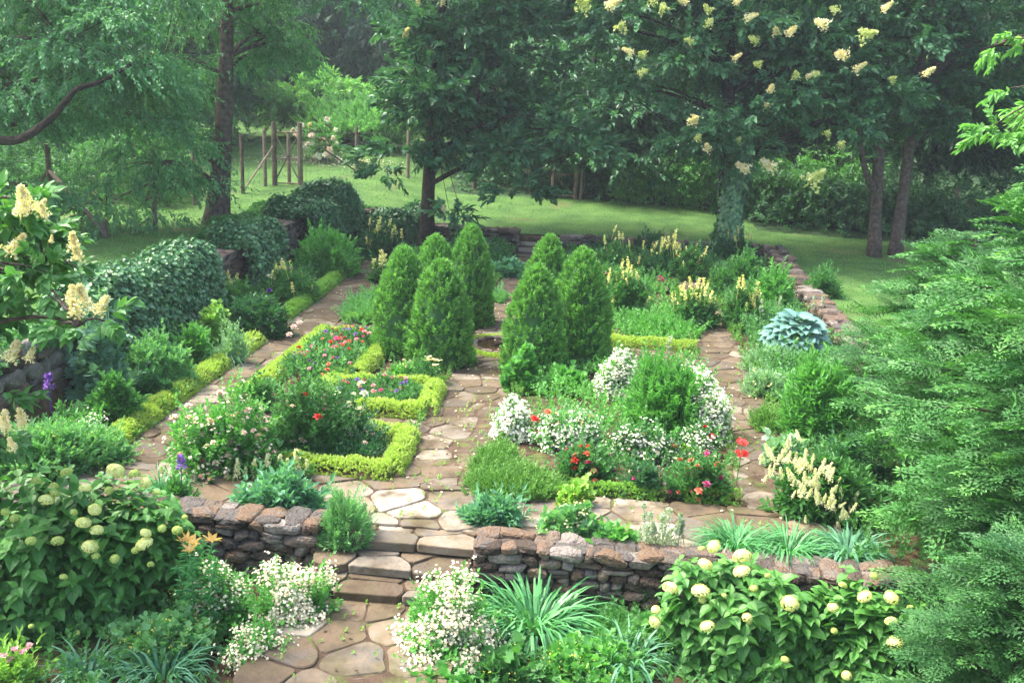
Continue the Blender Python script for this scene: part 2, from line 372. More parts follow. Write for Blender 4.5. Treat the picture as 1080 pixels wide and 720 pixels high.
# ------------------------------------------------------------------ flagstones
def clip_poly(poly, a, b, c):
    """keep a*x+b*y<=c"""
    out = []; n = len(poly)
    for i in range(n):
        p, q = poly[i], poly[(i+1) % n]; dp, dq = a*p[0]+b*p[1]-c, a*q[0]+b*q[1]-c
        if dp <= 0: out.append(p)
        if dp*dq < 0:
            t = dp/(dp-dq); out.append((p[0]+t*(q[0]-p[0]), p[1]+t*(q[1]-p[1])))
    return out
def flags(name, rect, cell, z=0.0, seed=1, inside=None, th=.026, gapw=.012, m=None):
    g = np.random.default_rng(seed); u0, u1, v0, v1 = rect
    S = []; v = v0-.3; row = 0
    while v < v1+.5:
        h = cell*g.uniform(.6, 1.15); u = u0-.3+g.uniform(-.4, 0)
        while u < u1+.5:
            w = cell*g.uniform(.6, 1.7); S.append((u+w/2+g.normal()*.05, v+h/2+g.normal()*.10)); u += w
        v += h
    S = np.array(S); mb = MB()
    for i, s in enumerate(S):
        if inside and not inside(*s): continue
        d = S-s; dd = (d**2).sum(1); nb = np.argsort(dd)[1:15]
        e = .06
        poly = [(u0-e*g.random(), v0-e*g.random()), (u1+e*g.random(), v0-e*g.random()), (u1+e*g.random(), v1+e*g.random()), (u0-e*g.random(), v1+e*g.random())]
        for j in nb:
            a, b = d[j]; L = math.hypot(a, b); c = (a*(s[0]+S[j][0])+b*(s[1]+S[j][1]))/2 - gapw*L*g.uniform(.6, 1.6)
            poly = clip_poly(poly, a, b, c)
            if len(poly) < 3: break
        if len(poly) < 3: continue
        q_ = np.array(poly); ar = .5*abs(np.dot(q_[:, 0], np.roll(q_[:, 1], 1))-np.dot(q_[:, 1], np.roll(q_[:, 0], 1)))
        if ar < .012 or not (u0-.3 < q_[:, 0].mean() < u1+.3 and v0-.3 < q_[:, 1].mean() < v1+.3): continue
        pts = []; n = len(poly)                                  # rounded, slightly broken corners
        for k in range(n):
            p, q, r_ = np.array(poly[k-1]), np.array(poly[k]), np.array(poly[(k+1) % n])
            l1, l2 = np.linalg.norm(p-q), np.linalg.norm(r_-q)
            if l1 < .02 or l2 < .02: pts.append(q); continue
            f = min(.035*g.uniform(.6, 1.8), l1*.35, l2*.35)
            pts += [q+(p-q)/l1*f, q+(r_-q)/l2*f]
            m_ = (q+r_)/2
            if l2 > .25: pts.append(m_+g.normal(size=2)*.009)
        pts = np.array(pts); n = len(pts); cn = pts.mean(0); top = z+th+g.normal()*.006
        tl = g.normal(size=2)*.012
        def lift(q, s_, zz): return np.array([W(*(cn+(a-cn)*s_), zz+float((a-cn) @ tl)) for a in q])
        V = np.concatenate([lift(pts, 1, z-.05), lift(pts, 1, top-.012), lift(pts, .965, top)])
        i_ = np.arange(n); j_ = (i_+1) % n
        Q = np.concatenate([np.stack([i_, j_, j_+n, i_+n], -1), np.stack([i_+n, j_+n, j_+2*n, i_+2*n], -1)])
        r = g.random(); mb.add(V, [Q, (np.arange(n)+2*n)[None]], [r, r])
    o = mb.build(name, m or M_flag); o['kind'] = 'structure'; return o
def sheet(name, rect, z, m, nz=.006):
    u0, u1, v0, v1 = rect; nu, nv = max(2, int((u1-u0)/.15)), max(2, int((v1-v0)/.15))
    U, V = np.meshgrid(np.linspace(u0, u1, nu), np.linspace(v0, v1, nv)); P = W(0, 0)[None, None]+np.stack([CY*U+SY*V, -SY*U+CY*V, z+nz*np.sin(U*13)*np.sin(V*11)], -1)
    i = np.arange(nv-1)[:, None]*nu; j = np.arange(nu-1)[None]
    Q = np.stack([i+j, i+j+1, i+j+nu+1, i+j+nu], -1).reshape(-1, 4); mb = MB(); mb.add(P.reshape(-1, 3), [Q], [.5])
    o = mb.build(name, m, smooth=True); o['kind'] = 'structure'; return o
POND = (-1.82, 20.25)
def not_pond(u, v): return math.hypot(u-POND[0], v-POND[1]) > .62
paths = [((-6.85, 3.4, 11.45, 12.78), .60, 0), ((-6.8, -5.72, 12.8, 31.2), .56, 0), ((-2.62, -1.28, 12.8, 19.2), .50, 0), ((-3.0, -.7, 19.22, 21.3), .5, 0),
         ((-2.5, -1.35, 21.32, 31.9), .5, 0), ((2.3, 3.25, 12.8, 31.2), .48, 0), ((-5.7, -3.2, 20.35, 21.4), .5, 0), ((-.6, 2.28, 19.7, 20.75), .5, 0),
         ((-5.7, -2.64, 14.65, 15.3), .42, 0)]
for i, (r_, c_, z_) in enumerate(paths):
    sheet('path_bed', r_, .008+.004*(i % 3), M_joint); flags('stone_path', r_, c_, .0, 20+i, not_pond if i == 3 else None, m=None if i == 0 else M_flag2)
sheet('path_bed', (-3.3, -1.25, 4.5, 10.25), -.348, M_joint); flags('stone_path', (-3.3, -1.25, 4.5, 10.2), .5, -.36, 44)
for i in range(3):                                                # broad low steps between the two low walls
    flags('stone_step', (-3.14, -1.28, 10.14+.43*i, 10.66+.43*i), .62, -.29+.12*i, 50+i, th=.05, gapw=.010, m=M_flag2 if i < 2 else None)

# ------------------------------------------------------------------ dry stone walls
def stone_template(g, k=4, boxy=.55):
    """a roughly box-shaped stone spanning -.5..+.5"""
    idx = {}; V = []; Fc = []
    def vid(a, b, c):
        if (a, b, c) not in idx: idx[(a, b, c)] = len(V); V.append((a/k-.5, b/k-.5, c/k-.5))
        return idx[(a, b, c)]
    for a in range(k):
        for b in range(k):
            for c, fl in ((0, 1), (k, 0)):
                q = [(a, b), (a+1, b), (a+1, b+1), (a, b+1)]
                if fl: q = q[::-1]
                Fc.append([vid(x, y, c) for x, y in q]); Fc.append([vid(y, c, x) for x, y in q]); Fc.append([vid(c, x, y) for x, y in q])
    V = np.array(V)*2; r = np.linalg.norm(V, axis=1, keepdims=True); m = np.abs(V).max(1, keepdims=True)
    sph = V/np.maximum(r, 1e-6)*1.12
    p = 6; L = ((np.abs(V)**p).sum(1, keepdims=True))**(1/p); sq = V/np.maximum(L, 1e-6)
    V = (sq*boxy + sph*(1-boxy))*.5
    for _ in range(7):                                            # chip flat facets off
        n_ = rv(1, g)[0]; d = V @ n_; c = .42+.12*g.random(); V = V - np.maximum(d-c, 0)[:, None]*n_
    V += g.normal(size=V.shape)*.01
    return V, [np.array(Fc)]
STONES = [stone_template(np.random.default_rng(100+i), boxy=[.97, .85, .93, .75][i % 4]) for i in range(16)]
def put_stone(mb, c, size, rz, g, tilt=.06):
    V, Fc = STONES[g.integers(16)]; V = V*np.where(g.random(3) < .5, 1, 1)*np.asarray(size)
    a = rz; R_ = np.array(Matrix.Rotation(a, 3, 'Z') @ Matrix.Rotation(g.normal()*tilt, 3, 'X') @ Matrix.Rotation(g.normal()*tilt, 3, 'Y'))
    r = g.random(); mb.add(V @ R_.T + c, Fc, [r]*len(Fc))
def stone_wall(name, label, p, q, th, z0, z1, course=.13, ln=.3, seed=1, group=None, cap=True):
    """from p=(u,v) to q; z0, z1 callables or numbers of base and top along t"""
    g = np.random.default_rng(seed); p = np.array(p, float); q = np.array(q, float); L = np.linalg.norm(q-p); d = (q-p)/L; nn = np.array([-d[1], d[0]])
    f0 = z0 if callable(z0) else (lambda t: z0); f1 = z1 if callable(z1) else (lambda t: z1)
    a = math.atan2(d[1], d[0]) - YAW
    root = thing(name, label, 'stone wall', W(*((p+q)/2), 0), group, 0); o0 = np.array(root.location)
    mb = MB(); cb = MB()
    m = max(2, int(L/.4)); ts = np.linspace(0.1/L, 1-.1/L, m)
    for side in (-1, 1):
        pass
    ring = []
    for t in ts:
        c = p+d*t*L
        ring.append([W(*(c-nn*(th/2-.07)), f0(t)-.1), W(*(c+nn*(th/2-.07)), f0(t)-.1), W(*(c+nn*(th/2-.07)), f1(t)-.12), W(*(c-nn*(th/2-.07)), f1(t)-.12)])
    V = np.array(ring).reshape(-1, 3)-o0; i = np.arange(m-1)[:, None]*4; j = np.arange(4)[None]; k = (j+1) % 4
    cb.add(V, [np.stack([i+j, i+j+4, i+k+4, i+k], -1).reshape(-1, 4), np.array([[3, 2, 1, 0]]), (np.arange(4)+(m-1)*4)[None]], [.3]*3)
    cb.build('core', M_core, root)
    hmax = max(f1(t)-f0(t) for t in (0, .25, .5, .75, 1)); z = 0.0
    capmb = MB()
    while z < hmax-.02:
        ch = course*g.uniform(.65, 1.4); last = z+ch >= hmax-.05
        for side in (-1, 1):
            s = -.02
            while s < L:
                w = ln*g.uniform(.45, 1.6); w = min(w, L-s+.02)
                t = np.clip((s+w/2)/L, 0, 1); zb = f0(t)+z; room = f1(t)-zb
                if w > .05 and room > .04:
                    hh = ch*g.uniform(.85, 1.15)
                    c = p+d*(s+w/2)+nn*side*(th/2-.11+g.normal()*.018)
                    if g.random() < .22 and w > .22:              # two thin stones in place of one
                        for e in (0, 1): put_stone(mb, W(*c, zb+hh*(.25+.5*e))-o0, (w*1.02, .26, hh*.56), a, g)
                    else: put_stone(mb, W(*c, zb+hh/2+g.normal()*.012)-o0, (w*1.04, .26, hh*1.1), a, g)
                s += w
        z += ch
    if cap:
        s = -.03
        while s < L:
            w = min(ln*g.uniform(.6, 1.6), L-s+.03); t = np.clip((s+w/2)/L, 0, 1)
            if w > .08:
                sp = g.uniform(.35, .65) if g.random() < .5 else 1.0; off = 0
                for e, fr in ((0, sp), (1, 1-sp)):
                    if fr < .02: continue
                    c = p+d*(s+w/2)+nn*(-th/2 + th*(off+fr/2)); off += fr
                    hh = course*g.uniform(.5, 1.1)
                    put_stone(capmb, W(*c, f1(t)-.02+g.normal()*.012)-o0, (w*1.03, th*fr*1.04, hh), a, g, .04)
            s += w
        capmb.build('coping', M_stone, root)
    mb.build('stones', M_stone, root)
    return root
stone_wall('stone_wall', 'low dry stone wall in front of the garden, right of the steps', (-1.2, 11.05), (5.6, 10.85), .5, -.66, lambda t: .15, .105, .27, 11)
stone_wall('stone_wall', 'low dry stone wall left of the steps, behind the big hydrangea', (-8.6, 11.2), (-3.15, 11.08), .5, -.66, .2, .115, .30, 12)
stone_wall('stone_wall', 'tall wall of big rounded stones at the near left, capped with ivy', (-8.75, 11.4), (-8.75, 20.9), .5, -.05, lambda t: 1.25, .24, .36, 13)
stone_wall('stone_wall', 'tall flat-stone wall pier with ivy, left of the garden between two ivy masses', (-8.7, 21.2), (-8.7, 31.8), .5, -.05, lambda t: 1.28+.12*t, .12, .36, 14)
stone_wall('stone_wall', 'low shaded stone wall at the back behind the clipped conifers, left of the gap', (-8.3, 32.15), (-2.5, 32.15), .5, -.05, lambda t: 1.2-.5*min(1, t*2), .12, .3, 15)
stone_wall('stone_wall', 'low stone wall at the back right, ending by the ivy covered trunk', (-1.15, 32.2), (5.4, 32.2), .5, -.05, .62, .12, .3, 16)
stone_wall('stone_wall', 'stone wall running along the right side beside the small lawn', (5.6, 31.9), (5.55, 15.5), .55, -.05, lambda t: .62-.1*t, .13, .3, 17)
# back steps to the lawn through the gap
for i in range(3): flags('stone_step', (-2.45, -1.2, 31.9+.3*i, 32.24+.3*i), .7, .10+.15*i, 60+i, th=.06)
# heap of big steps near the ivied tree
for i in range(4): flags('stone_step', (2.25, 3.3, 28.6+.42*i, 29.05+.42*i), .55, .05+.1*i, 70+i, th=.08)

# ------------------------------------------------------------------ round pool
pr_ = thing('garden_pool', 'small round brown pool with a stone rim between the clipped conifers', 'pool', W(*POND, 0))
def disc(r0, r1, z0, z1, n=40):
    a = np.arange(n)*2*math.pi/n; mb = MB(); V = []
    for r_, z_ in ((r0, z0), (r1, z1)): V += [(r_*math.cos(t), r_*math.sin(t), z_) for t in a]
    i = np.arange(n); j = (i+1) % n
    mb.add(V, [np.stack([i, j, j+n, i+n], -1)], [.5]); return mb
M_water = mat('pool_water', lambda nt, out: None)
def _w(nt):
    out = nt.nodes.new('ShaderNodeOutputMaterial'); p = nt.nodes.new('ShaderNodeBsdfPrincipled'); p.inputs['Base Color'].default_value = (.05, .032, .018, 1); p.inputs['Roughness'].default_value = .06
    n2 = nt.nodes.new('ShaderNodeTexNoise'); n2.inputs['Scale'].default_value = 6; bp = nt.nodes.new('ShaderNodeBump'); bp.inputs['Strength'].default_value = .05
    nt.links.new(n2.outputs[0], bp.inputs['Height']); nt.links.new(bp.outputs[0], p.inputs['Normal']); nt.links.new(p.outputs[0], out.inputs[0])
for n_ in list(M_water.node_tree.nodes): M_water.node_tree.nodes.remove(n_)
_w(M_water.node_tree)
mb = disc(.001, .56, .035, .035); mb.build('water', M_water, pr_)
mb = MB(); g = np.random.default_rng(5)
for i in range(15):
    a = i*2*math.pi/15; put_stone(mb, np.array([.62*math.cos(a), .62*math.sin(a), .05]), (.27, .15, .10), a+math.pi/2, g, .03)
mb.build('rim', M_stone, pr_)
mb = MB(); put_stone(mb, np.array([-.12, .05, .06]), (.22, .2, .12), .3, g); mb.build('centre_stone', M_core, pr_)

# ------------------------------------------------------------------ trees
def put_limbs(mb, trunk, rad, ends, g, thick=.10):
    """limbs from the trunk to the clump centres"""
    for e in ends:
        k = int(np.clip(np.searchsorted(trunk[:, 2], e[2]-.35*np.hypot(*(e[:2]-trunk[-1, :2]))-.3), 2, len(trunk)-1)); s = trunk[k]
        L = np.linalg.norm(e-s); mid = (s+e)/2+np.array([0, 0, .18*L])+g.normal(size=3)*.08*L
        r0 = min(thick*(.5+L/6), rad[k]*.8); tube(mb, bez(s, mid, e, 8), np.linspace(r0, .015, 8), 6)
def tree(name, label, base, crown, trunk_top, r0, leaf, nsp, k, L, Wd, T=DIA, hang=.5, flat=.5, spr=.7, seed=1, group=None, barkm=None, lean=(0, 0), nlimb=34, sl=.5,
         lowz=None, layers=None, flowers=None, trunk_pts=None, taper=.35, clump_r=.62):
    """crown: list of (centre, radii) in world coordinates"""
    g = np.random.default_rng(seed); base = np.asarray(base, float)
    root = thing(name, label, 'tree', base, group)
    if trunk_pts is None:
        tt = np.array(trunk_top, float); mid = (base+tt)/2 + np.array([lean[0], lean[1], 0])
        tp = bez(base-np.array([0, 0, .15]), mid, tt, 14)
    else: tp = np.asarray(trunk_pts, float)
    rad = np.linspace(1, taper, len(tp))*r0; rad[0] *= 1.45; rad[1] *= 1.12
    mb = MB(); tube(mb, tp-base, rad, 14, .5, .035)
    mb.build('trunk', barkm or M_bark, root, smooth=True)
    C, AXs = [], []
    vols = np.array([np.prod(r)**(2/3) for c, r in crown]); vols = vols/vols.sum()
    for (c, r), w in zip(crown, vols):
        c = np.asarray(c, float); r = np.asarray(r, float); m = int(nsp*w)
        kc = max(3, m//26); dc = rv(kc, g); rc = ((g.random(kc)**.33)*.6+.4)*lump(dc, seed+c[0], .12, 4); cc = c+dc*rc[:, None]*r*.88; w_ = g.integers(0, kc, m)
        cr = clump_r*(.6+.8*g.random(kc)); d = rv(m, g); d[:, 2] = np.abs(d[:, 2])*1.1-.25; d = nrm(d); P = cc[w_]+d*(cr[w_]*(.75+.3*g.random(m)))[:, None]*[1, 1, .5]; d = nrm(d+.5*dc[w_])
        ax = d*np.array([1, 1, .35])*1.0; ax[:, 2] -= hang; C.append(P); AXs.append(ax)
    C = np.concatenate(C); AX = nrm(np.concatenate(AXs)+g.normal(size=(len(C), 3))*.35)
    # irregular gaps
    keep = (np.sin(C[:, 0]*1.9+seed)*np.sin(C[:, 1]*1.7+2*seed)*np.sin(C[:, 2]*2.3+seed*.7)) < .42
    C, AX = C[keep], AX[keep]
    if lowz is not None: kk = C[:, 2] > lowz; C, AX = C[kk], AX[kk]
    limb = MB(); ends = C[g.choice(len(C), min(nlimb, len(C)), replace=False)]
    put_limbs(limb, tp, rad, ends, g, r0*.3); 
    # thin twigs to some shoots from nearest limb end
    tw = C[g.choice(len(C), min(260, len(C)), replace=False)]
    for c in tw:
        e = ends[np.argmin(((ends-c)**2).sum(1))]; tube(limb, bez(e, (e+c)/2+[0, 0, .1], c, 4), np.linspace(.018, .006, 4), 4)
    for v in limb.v: v -= base
    limb.build('limbs', barkm or M_bark, root, smooth=True)
    fol = MB(); cl = np.clip(.5+.28*np.sin(C[:, 0]*2.1+C[:, 2]*1.7+seed)+g.normal(size=len(C))*.2, 0, 1)
    sprigs(fol, C-base, AX, sl*(.6+.8*g.random(len(C))), k, T, L, Wd, spr, g, droop=hang*.5, up=1.0, jit=.4, clump=cl)
    fol.build('foliage', leaf, root)
    if flowers:
        fm, nf, proto, fsz, pick = flowers
        cand = C[pick(C)]; cand = cand[g.choice(len(cand), min(nf, len(cand)), replace=False)]
        for c in cand:
            d = nrm(c-crown[0][0]); p_ = c-base+d*.35+np.array([0, 0, .12])
            obj('flower_panicle', proto[g.integers(len(proto))], root, p_, (g.uniform(-.7, .7), g.uniform(-.7, .7), g.uniform(0, 6)), fsz*g.uniform(.7, 1.25))
    return root, C
def panicle_mesh(seed, m, n=150, h=1.0, w=.5, fs=.13, plume=3):
    """a loose cone of small florets, 1 tall"""
    g = np.random.default_rng(seed); mb = MB(); t = g.random(n)**.8; a = g.random(n)*6.28; r = w*(1-t*.85)*(.35+.65*g.random(n))*(.7+.3*np.sin(a*plume+seed))
    P = np.stack([r*np.cos(a), r*np.sin(a), t*h], -1); d = nrm(P*[1, 1, .2]+rv(n, g)*.4+[0, 0, .3])
    mb.inst(DIA, P, d, rv(n, g), np.array([fs*.8, fs, fs]), g.random(n))
    tube(mb, [(0, 0, -.15), (0, 0, h*.9)], [.02, .01], 4, 0.0)
    me = mb.mesh('flower_panicle'); me.materials.append(m); return me
PAN = [panicle_mesh(i, M['panicle'], 220, .9, .42, .15) for i in range(4)]
PANY = [panicle_mesh(i+9, M['greencream'], 160, .8, .5, .16) for i in range(3)]

def E(px, py, Y, rx, ry, rz):                      # an ellipsoid of leaves seen at this pixel, Y metres away; radii in metres
    return (A(px, py, Y), (rx, ry, rz))
bT = G(228, 237, 1.0); bT[2] = hz1(bT[0], bT[1])
T2 = tree('elm_tree', 'tree with a stout grey-brown trunk and drooping small leaves on the left lawn', bT,
     [E(232, 40, 30.3, 2.3, 1.2, 2.4), E(150, 110, 27.5, 1.2, 1.5, 2.2), E(170, 200, 27.2, 1.3, .9, 1.1), E(110, 195, 27.0, .8, .8, 1.3), E(283, 45, 29.5, 1.1, 1.2, 1.5), E(240, -80, 28.5, 4.0, 3, 2.0), E(172, 130, 26.8, .8, 1, 1.9), E(365, -30, 28.5, 1.6, 1.2, 1.2)],
     A(240, -60, 28.6), .33, M['elmleaf'], 3500, 14, .13, .066, DIA, .75, 0, 1.0, 3, nlimb=26, sl=.75, lean=(.2, 0))
Tg = GT(-40, 300)
bT = np.array([-16.5, 25.5, 0]); bT[2] = hz1(bT[0], bT[1])
tree('elm_tree', 'big drooping tree at the top left corner with a dark curving bough', bT,
     [E(40, 50, 24.5, 3.2, 2, 2.3), E(120, 40, 24.8, 1.9, 1.6, 2.0), E(-90, 40, 25, 3.5, 3, 3.2), E(125, 115, 25.5, 1.2, 1.0, 1.0), E(-10, 100, 26, 1.6, 1.0, .7), E(70, -50, 25, 4, 3, 1.6), E(60, 205, 25.0, .7, .7, .7), E(-20, 210, 25, 1.6, 1.4, .9)],
     A(-70, -90, 25.2), .42, M['elmleaf'], 4200, 15, .13, .07, DIA, .65, 0, 1.0, 4, nlimb=30, sl=.75)
mb = MB(); pts = np.array([A(-120, 60, 25), A(-50, 135, 23.4), A(-10, 148, 22.6), A(20, 149, 22.3), A(48, 131, 22.2), A(66, 112, 22.2), A(80, 93, 22.2), A(108, 87, 22.4), A(150, 60, 22.8)])
t_ = np.linspace(0, 1, 30); k_ = np.linspace(0, 1, len(pts)); pts = np.stack([np.interp(t_, k_, pts[:, i]) for i in range(3)], -1)
T1r = [o for o in COL.objects if o.name == 'elm_tree.001'][0]
pts = (pts+np.roll(pts, 1, 0)+np.roll(pts, -1, 0))[1:-1]/3
tube(mb, pts-bT, np.linspace(.13, .04, len(pts)), 9, .5, .05); mb.build('bough', M_barkd, T1r, smooth=True)

bT = G(450, 246, .6); bT[2] = hz1(bT[0], bT[1])
tree('lilac_tree', 'dark teal layered tree behind the clipped conifers, nearly without flowers', bT,
     [E(485, 85, 32.5, 2.5, 2.4, 2.0), E(452, 125, 32, 1.2, 1.4, 1.3), E(545, 110, 32, 2.4, 2.2, 1.9), E(600, 160, 31.5, 1.3, 1.2, .7), E(480, 0, 33, 3.2, 2.8, 2), E(490, -80, 33, 3, 3, 2.0), E(425, 185, 31.2, .7, .7, .8), E(530, 185, 31, 1.5, 1, .9), E(480, 222, 30.8, .55, .5, .28)],
     A(475, -60, 33), .24, M['treeteal'], 2700, 11, .24, .15, LAN, .12, .5, .8, 5, barkm=M_barkd, nlimb=34, sl=.6, layers=.75, lean=(-.25, 0),
     flowers=(M, 16, PAN, .42, lambda C: np.ones(len(C), bool)))
bT = G(765, 263, .5); bT[2] = hz1(bT[0], bT[1])
T4, C4 = tree('lilac_tree', 'tree full of cream flower clusters on an ivy covered trunk', bT,
     [E(780, 60, 32, 3.0, 2.6, 2.2), E(700, 40, 32.5, 2.5, 2.4, 2.3), E(860, 95, 31.5, 2.3, 2.2, 1.5), E(760, 125, 31, 1.9, 1.7, 1.2), E(920, 60, 32, 1.7, 1.9, 1.6), E(770, -50, 32, 4.0, 3, 2), E(660, -20, 32, 2, 2, 2), E(940, 105, 31.5, 1, 1, .5), E(790, 170, 31, .7, .6, .3)],
     A(770, -70, 32), .27, M['treeteal'], 3200, 11, .21, .135, LAN, .12, .5, .8, 6, barkm=M_barkd, nlimb=36, sl=.6, layers=.7, lean=(.1, 0), taper=.55)
g = np.random.default_rng(66)
for (px, py, s) in [(700, 12, .6), (785, 20, .55), (620, 12, .9), (725, 5, .5), (750, 15, .5), (800, 45, .5), (745, 28, .5), (732, 45, .45), (830, 38, .55), (818, 36, .5), (872, 28, .75), (905, 38, .8), (893, 60, .75), (900, 75, .55), (803, 70, .45), (840, 83, .45), (858, 80, .4), (973, 80, .55), (773, 63, .42), (728, 128, .7), (735, 148, .42), (747, 160, .5),
                    (790, 181, .7), (818, 179, .85), (851, 195, 1.0), (806, 113, .5), (812, 98, .45), (874, 142, .5), (885, 155, .45), (850, 82, .4), (680, 60, .5), (672, 78, .5), (655, 30, .7), (668, 57, .5), (690, 5, .6), (640, 8, .7), (778, 150, .4), (885, 12, .5), (930, 12, .5), (775, 5, .5), (942, 85, .4)]:
    q = A(px, py, 29.2+g.uniform(-.3, .3)) - bT
    obj('flower_panicle', (PAN if g.random() < .6 else PANY)[g.integers(3)], T4, q, (g.uniform(-1.0, .1), g.uniform(.5, 1.4)*g.choice([-1, 1]), g.uniform(0, 6)), s*.75)
# ivy round its trunk
mb = MB(); n = 5200; t = g.random(n); z = t*4.4; a = g.random(n)*6.28; top = A(770, -70, 32)-bT
r_ = .31+.14*g.random(n)**2+.06*np.sin(z*3+a*2); cx = np.interp(z, [0, 8], [0, .3])
P = np.stack([cx+r_*np.cos(a), r_*np.sin(a), z-.05], -1); Dn = np.stack([np.cos(a), np.sin(a), np.zeros(n)], -1)
mb.inst(LOB, P, nrm(Dn*.35+[0, 0, -1]+rv(n, g)*.3), Dn+rv(n, g)*.3, np.stack([.10+.05*g.random(n)]*3, -1), g.random(n)); mb.build('ivy', M['ivy'], T4)

# two forked trunks on the right lawn
for (lab, px0, px1, sd_, topx) in [('straight grey trunk forking high up, left of a pair on the right lawn', 922, 927, 7, 925), ('leaning grey trunk, right of a pair on the right lawn', 944, 975, 8, 985)]:
    bT = G(px0, 270, .35); bT[2] = hz1(bT[0], bT[1]); Yb = bT[1]
    r, _c = tree('woodland_tree', lab, bT, [E(topx+(-60 if sd_ == 7 else 60), 60, Yb+1, 2.6, 2.4, 1.9), E(topx+10, -20, Yb+1, 3, 3, 2.4), E(topx+70, 110, Yb+1, 2.2, 2, 1.1)], A(px1+10, -40, Yb+.5), .2, M['treedark'], 1900, 14, .18, .11, DIA, .2, 0, .8, sd_, sl=.6, layers=.8, nlimb=22, lean=(0, 0), taper=.6)
    if sd_ == 7:
        mb = MB(); tube(mb, bez(A(921, 200, Yb)-bT, A(905, 170, Yb)-bT, A(900, 90, Yb)-bT, 8), np.linspace(.13, .06, 8), 8, .5, .03); mb.build('fork', M_bark, r, smooth=True)

# bright leafy branch reaching in at the right edge
bT = np.array([9.3, 13.5, 0]); bT[2] = .3
tree('maple_tree', 'bright green leafy boughs reaching in at the upper right edge', bT,
     [E(1085, 30, 13, .55, .5, .35), E(1090, 130, 13, .5, .5, .42), E(1092, 195, 13, .45, .4, .25), E(1230, 60, 13.4, 1.6, 1.5, 2.0), E(1180, -60, 13.4, 1.6, 1.5, 1.2)],
     A(1230, -60, 13.4), .16, M['treelight'], 800, 16, .11, .055, LAN, .5, 0, .9, 9, sl=.3, nlimb=24, clump_r=.26)

# lighter trees and shrubs beyond the left gate
def shrubtree(name, label, px, py0, py1, Y, wpx, leaf, n, L, seed, cat='tree', hang=.3, flat=None, sl=.7, k=14, T=DIA, group=None, r0=.12):
    d = Y/ray(px, (py0+py1)/2)[1]*1.0; wm = wpx*Y/F; 
    b = A(px, py1, Y); b[2] = hz1(b[0], b[1]); top = A(px, py0, Y)[2]; h = top-b[2]
    return tree(name, label, b, [((b[0], b[1], b[2]+h*.55), (wm*.5, wm*.42, h*.46)), ((b[0]+wm*.12, b[1], b[2]+h*.35), (wm*.42, wm*.36, h*.32)), ((b[0]-wm*.15, b[1], b[2]+h*.7), (wm*.3, wm*.3, h*.28))],
                b+np.array([0, 0, h*.8]), r0, leaf, n, k, L, L*.45, T, hang, 0, .8, seed, group, nlimb=18, sl=sl, lowz=b[2]+.05, layers=flat)
shrubtree('dogwood_tree', 'spreading light green layered tree beyond the wooden gate', 338, 78, 168, 52, 130, M['treelight'], 1500, .26, 11, flat=.8, hang=.15)
shrubtree('viburnum_shrub', 'bluish green bush of upright pale tipped stems behind the pink rose tree', 392, 122, 178, 48, 92, M['soft'], 900, .2, 12, 'shrub', hang=-.9)
shrubtree('viburnum_shrub', 'pale yellow-green bush of upright stems directly behind the pink rose tree', 350, 120, 172, 49.5, 55, M['treelight'], 500, .17, 13, 'shrub', hang=-.9)
r_, Cr = shrubtree('rose_tree', 'round bush on a short stem covered with pale pink flowers beyond the gate', 342, 128, 186, 43, 40, M['bright'], 260, .12, 14, hang=.1, sl=.3)
ROSE = {}
def rose_mesh(key, m, n=16, sz=1.1):
    if key in ROSE: return ROSE[key]
    g = np.random.default_rng(hash(key) % 1000 if isinstance(key, int) else len(key)*7+1); mb = MB()
    for ring, (cnt, ang, s) in enumerate([(5, .15, 1.0), (5, .65, .85), (4, 1.15, .65)]):
        a = np.arange(cnt)*2*math.pi/cnt+ring*.6+g.random(cnt)*.3
        D = np.stack([np.cos(a)*math.cos(ang), np.sin(a)*math.cos(ang), np.full(cnt, math.sin(ang))], -1); N = np.stack([-np.cos(a)*math.sin(ang), -np.sin(a)*math.sin(ang), np.full(cnt, math.cos(ang))], -1)
        mb.inst(OVA, np.zeros((cnt, 3))+[0, 0, .06*ring], D, N, np.array([s*.95, s, s]), g.random(cnt))
    me = mb.mesh('blossom'); me.materials.append(m); ROSE[key] = me; return me
g = np.random.default_rng(77); br = np.array(r_.location)
for c in Cr[g.choice(len(Cr), 60)]:
    d = nrm(c-br-[0, 0, 1.4]); obj('blossom', rose_mesh('white', M['white']) if g.random() < .6 else rose_mesh('palepink', M['palepink']), r_, c-br+d*.3+[0, -.4, .1], (g.uniform(-1, 1)+.6, g.uniform(-1, 1), 0), g.uniform(.11, .17))
mb = MB(); n = 900; p = np.stack([g.normal(size=n)*1.4, g.normal(size=n)*.8, np.zeros(n)], -1); pw = p+br; p[:, 2] = hz(pw[:, 0], pw[:, 1])+.05-br[2]
mb.inst(DIA, p, rv(n, g)*[1, 1, .2], np.array([[0, 0, 1.]])+rv(n, g)*.3, np.array([.07, .08, .05]), g.random(n))
tag(mb.build('fallen_petals', M['palepink'], None, loc=br), kind='stuff')

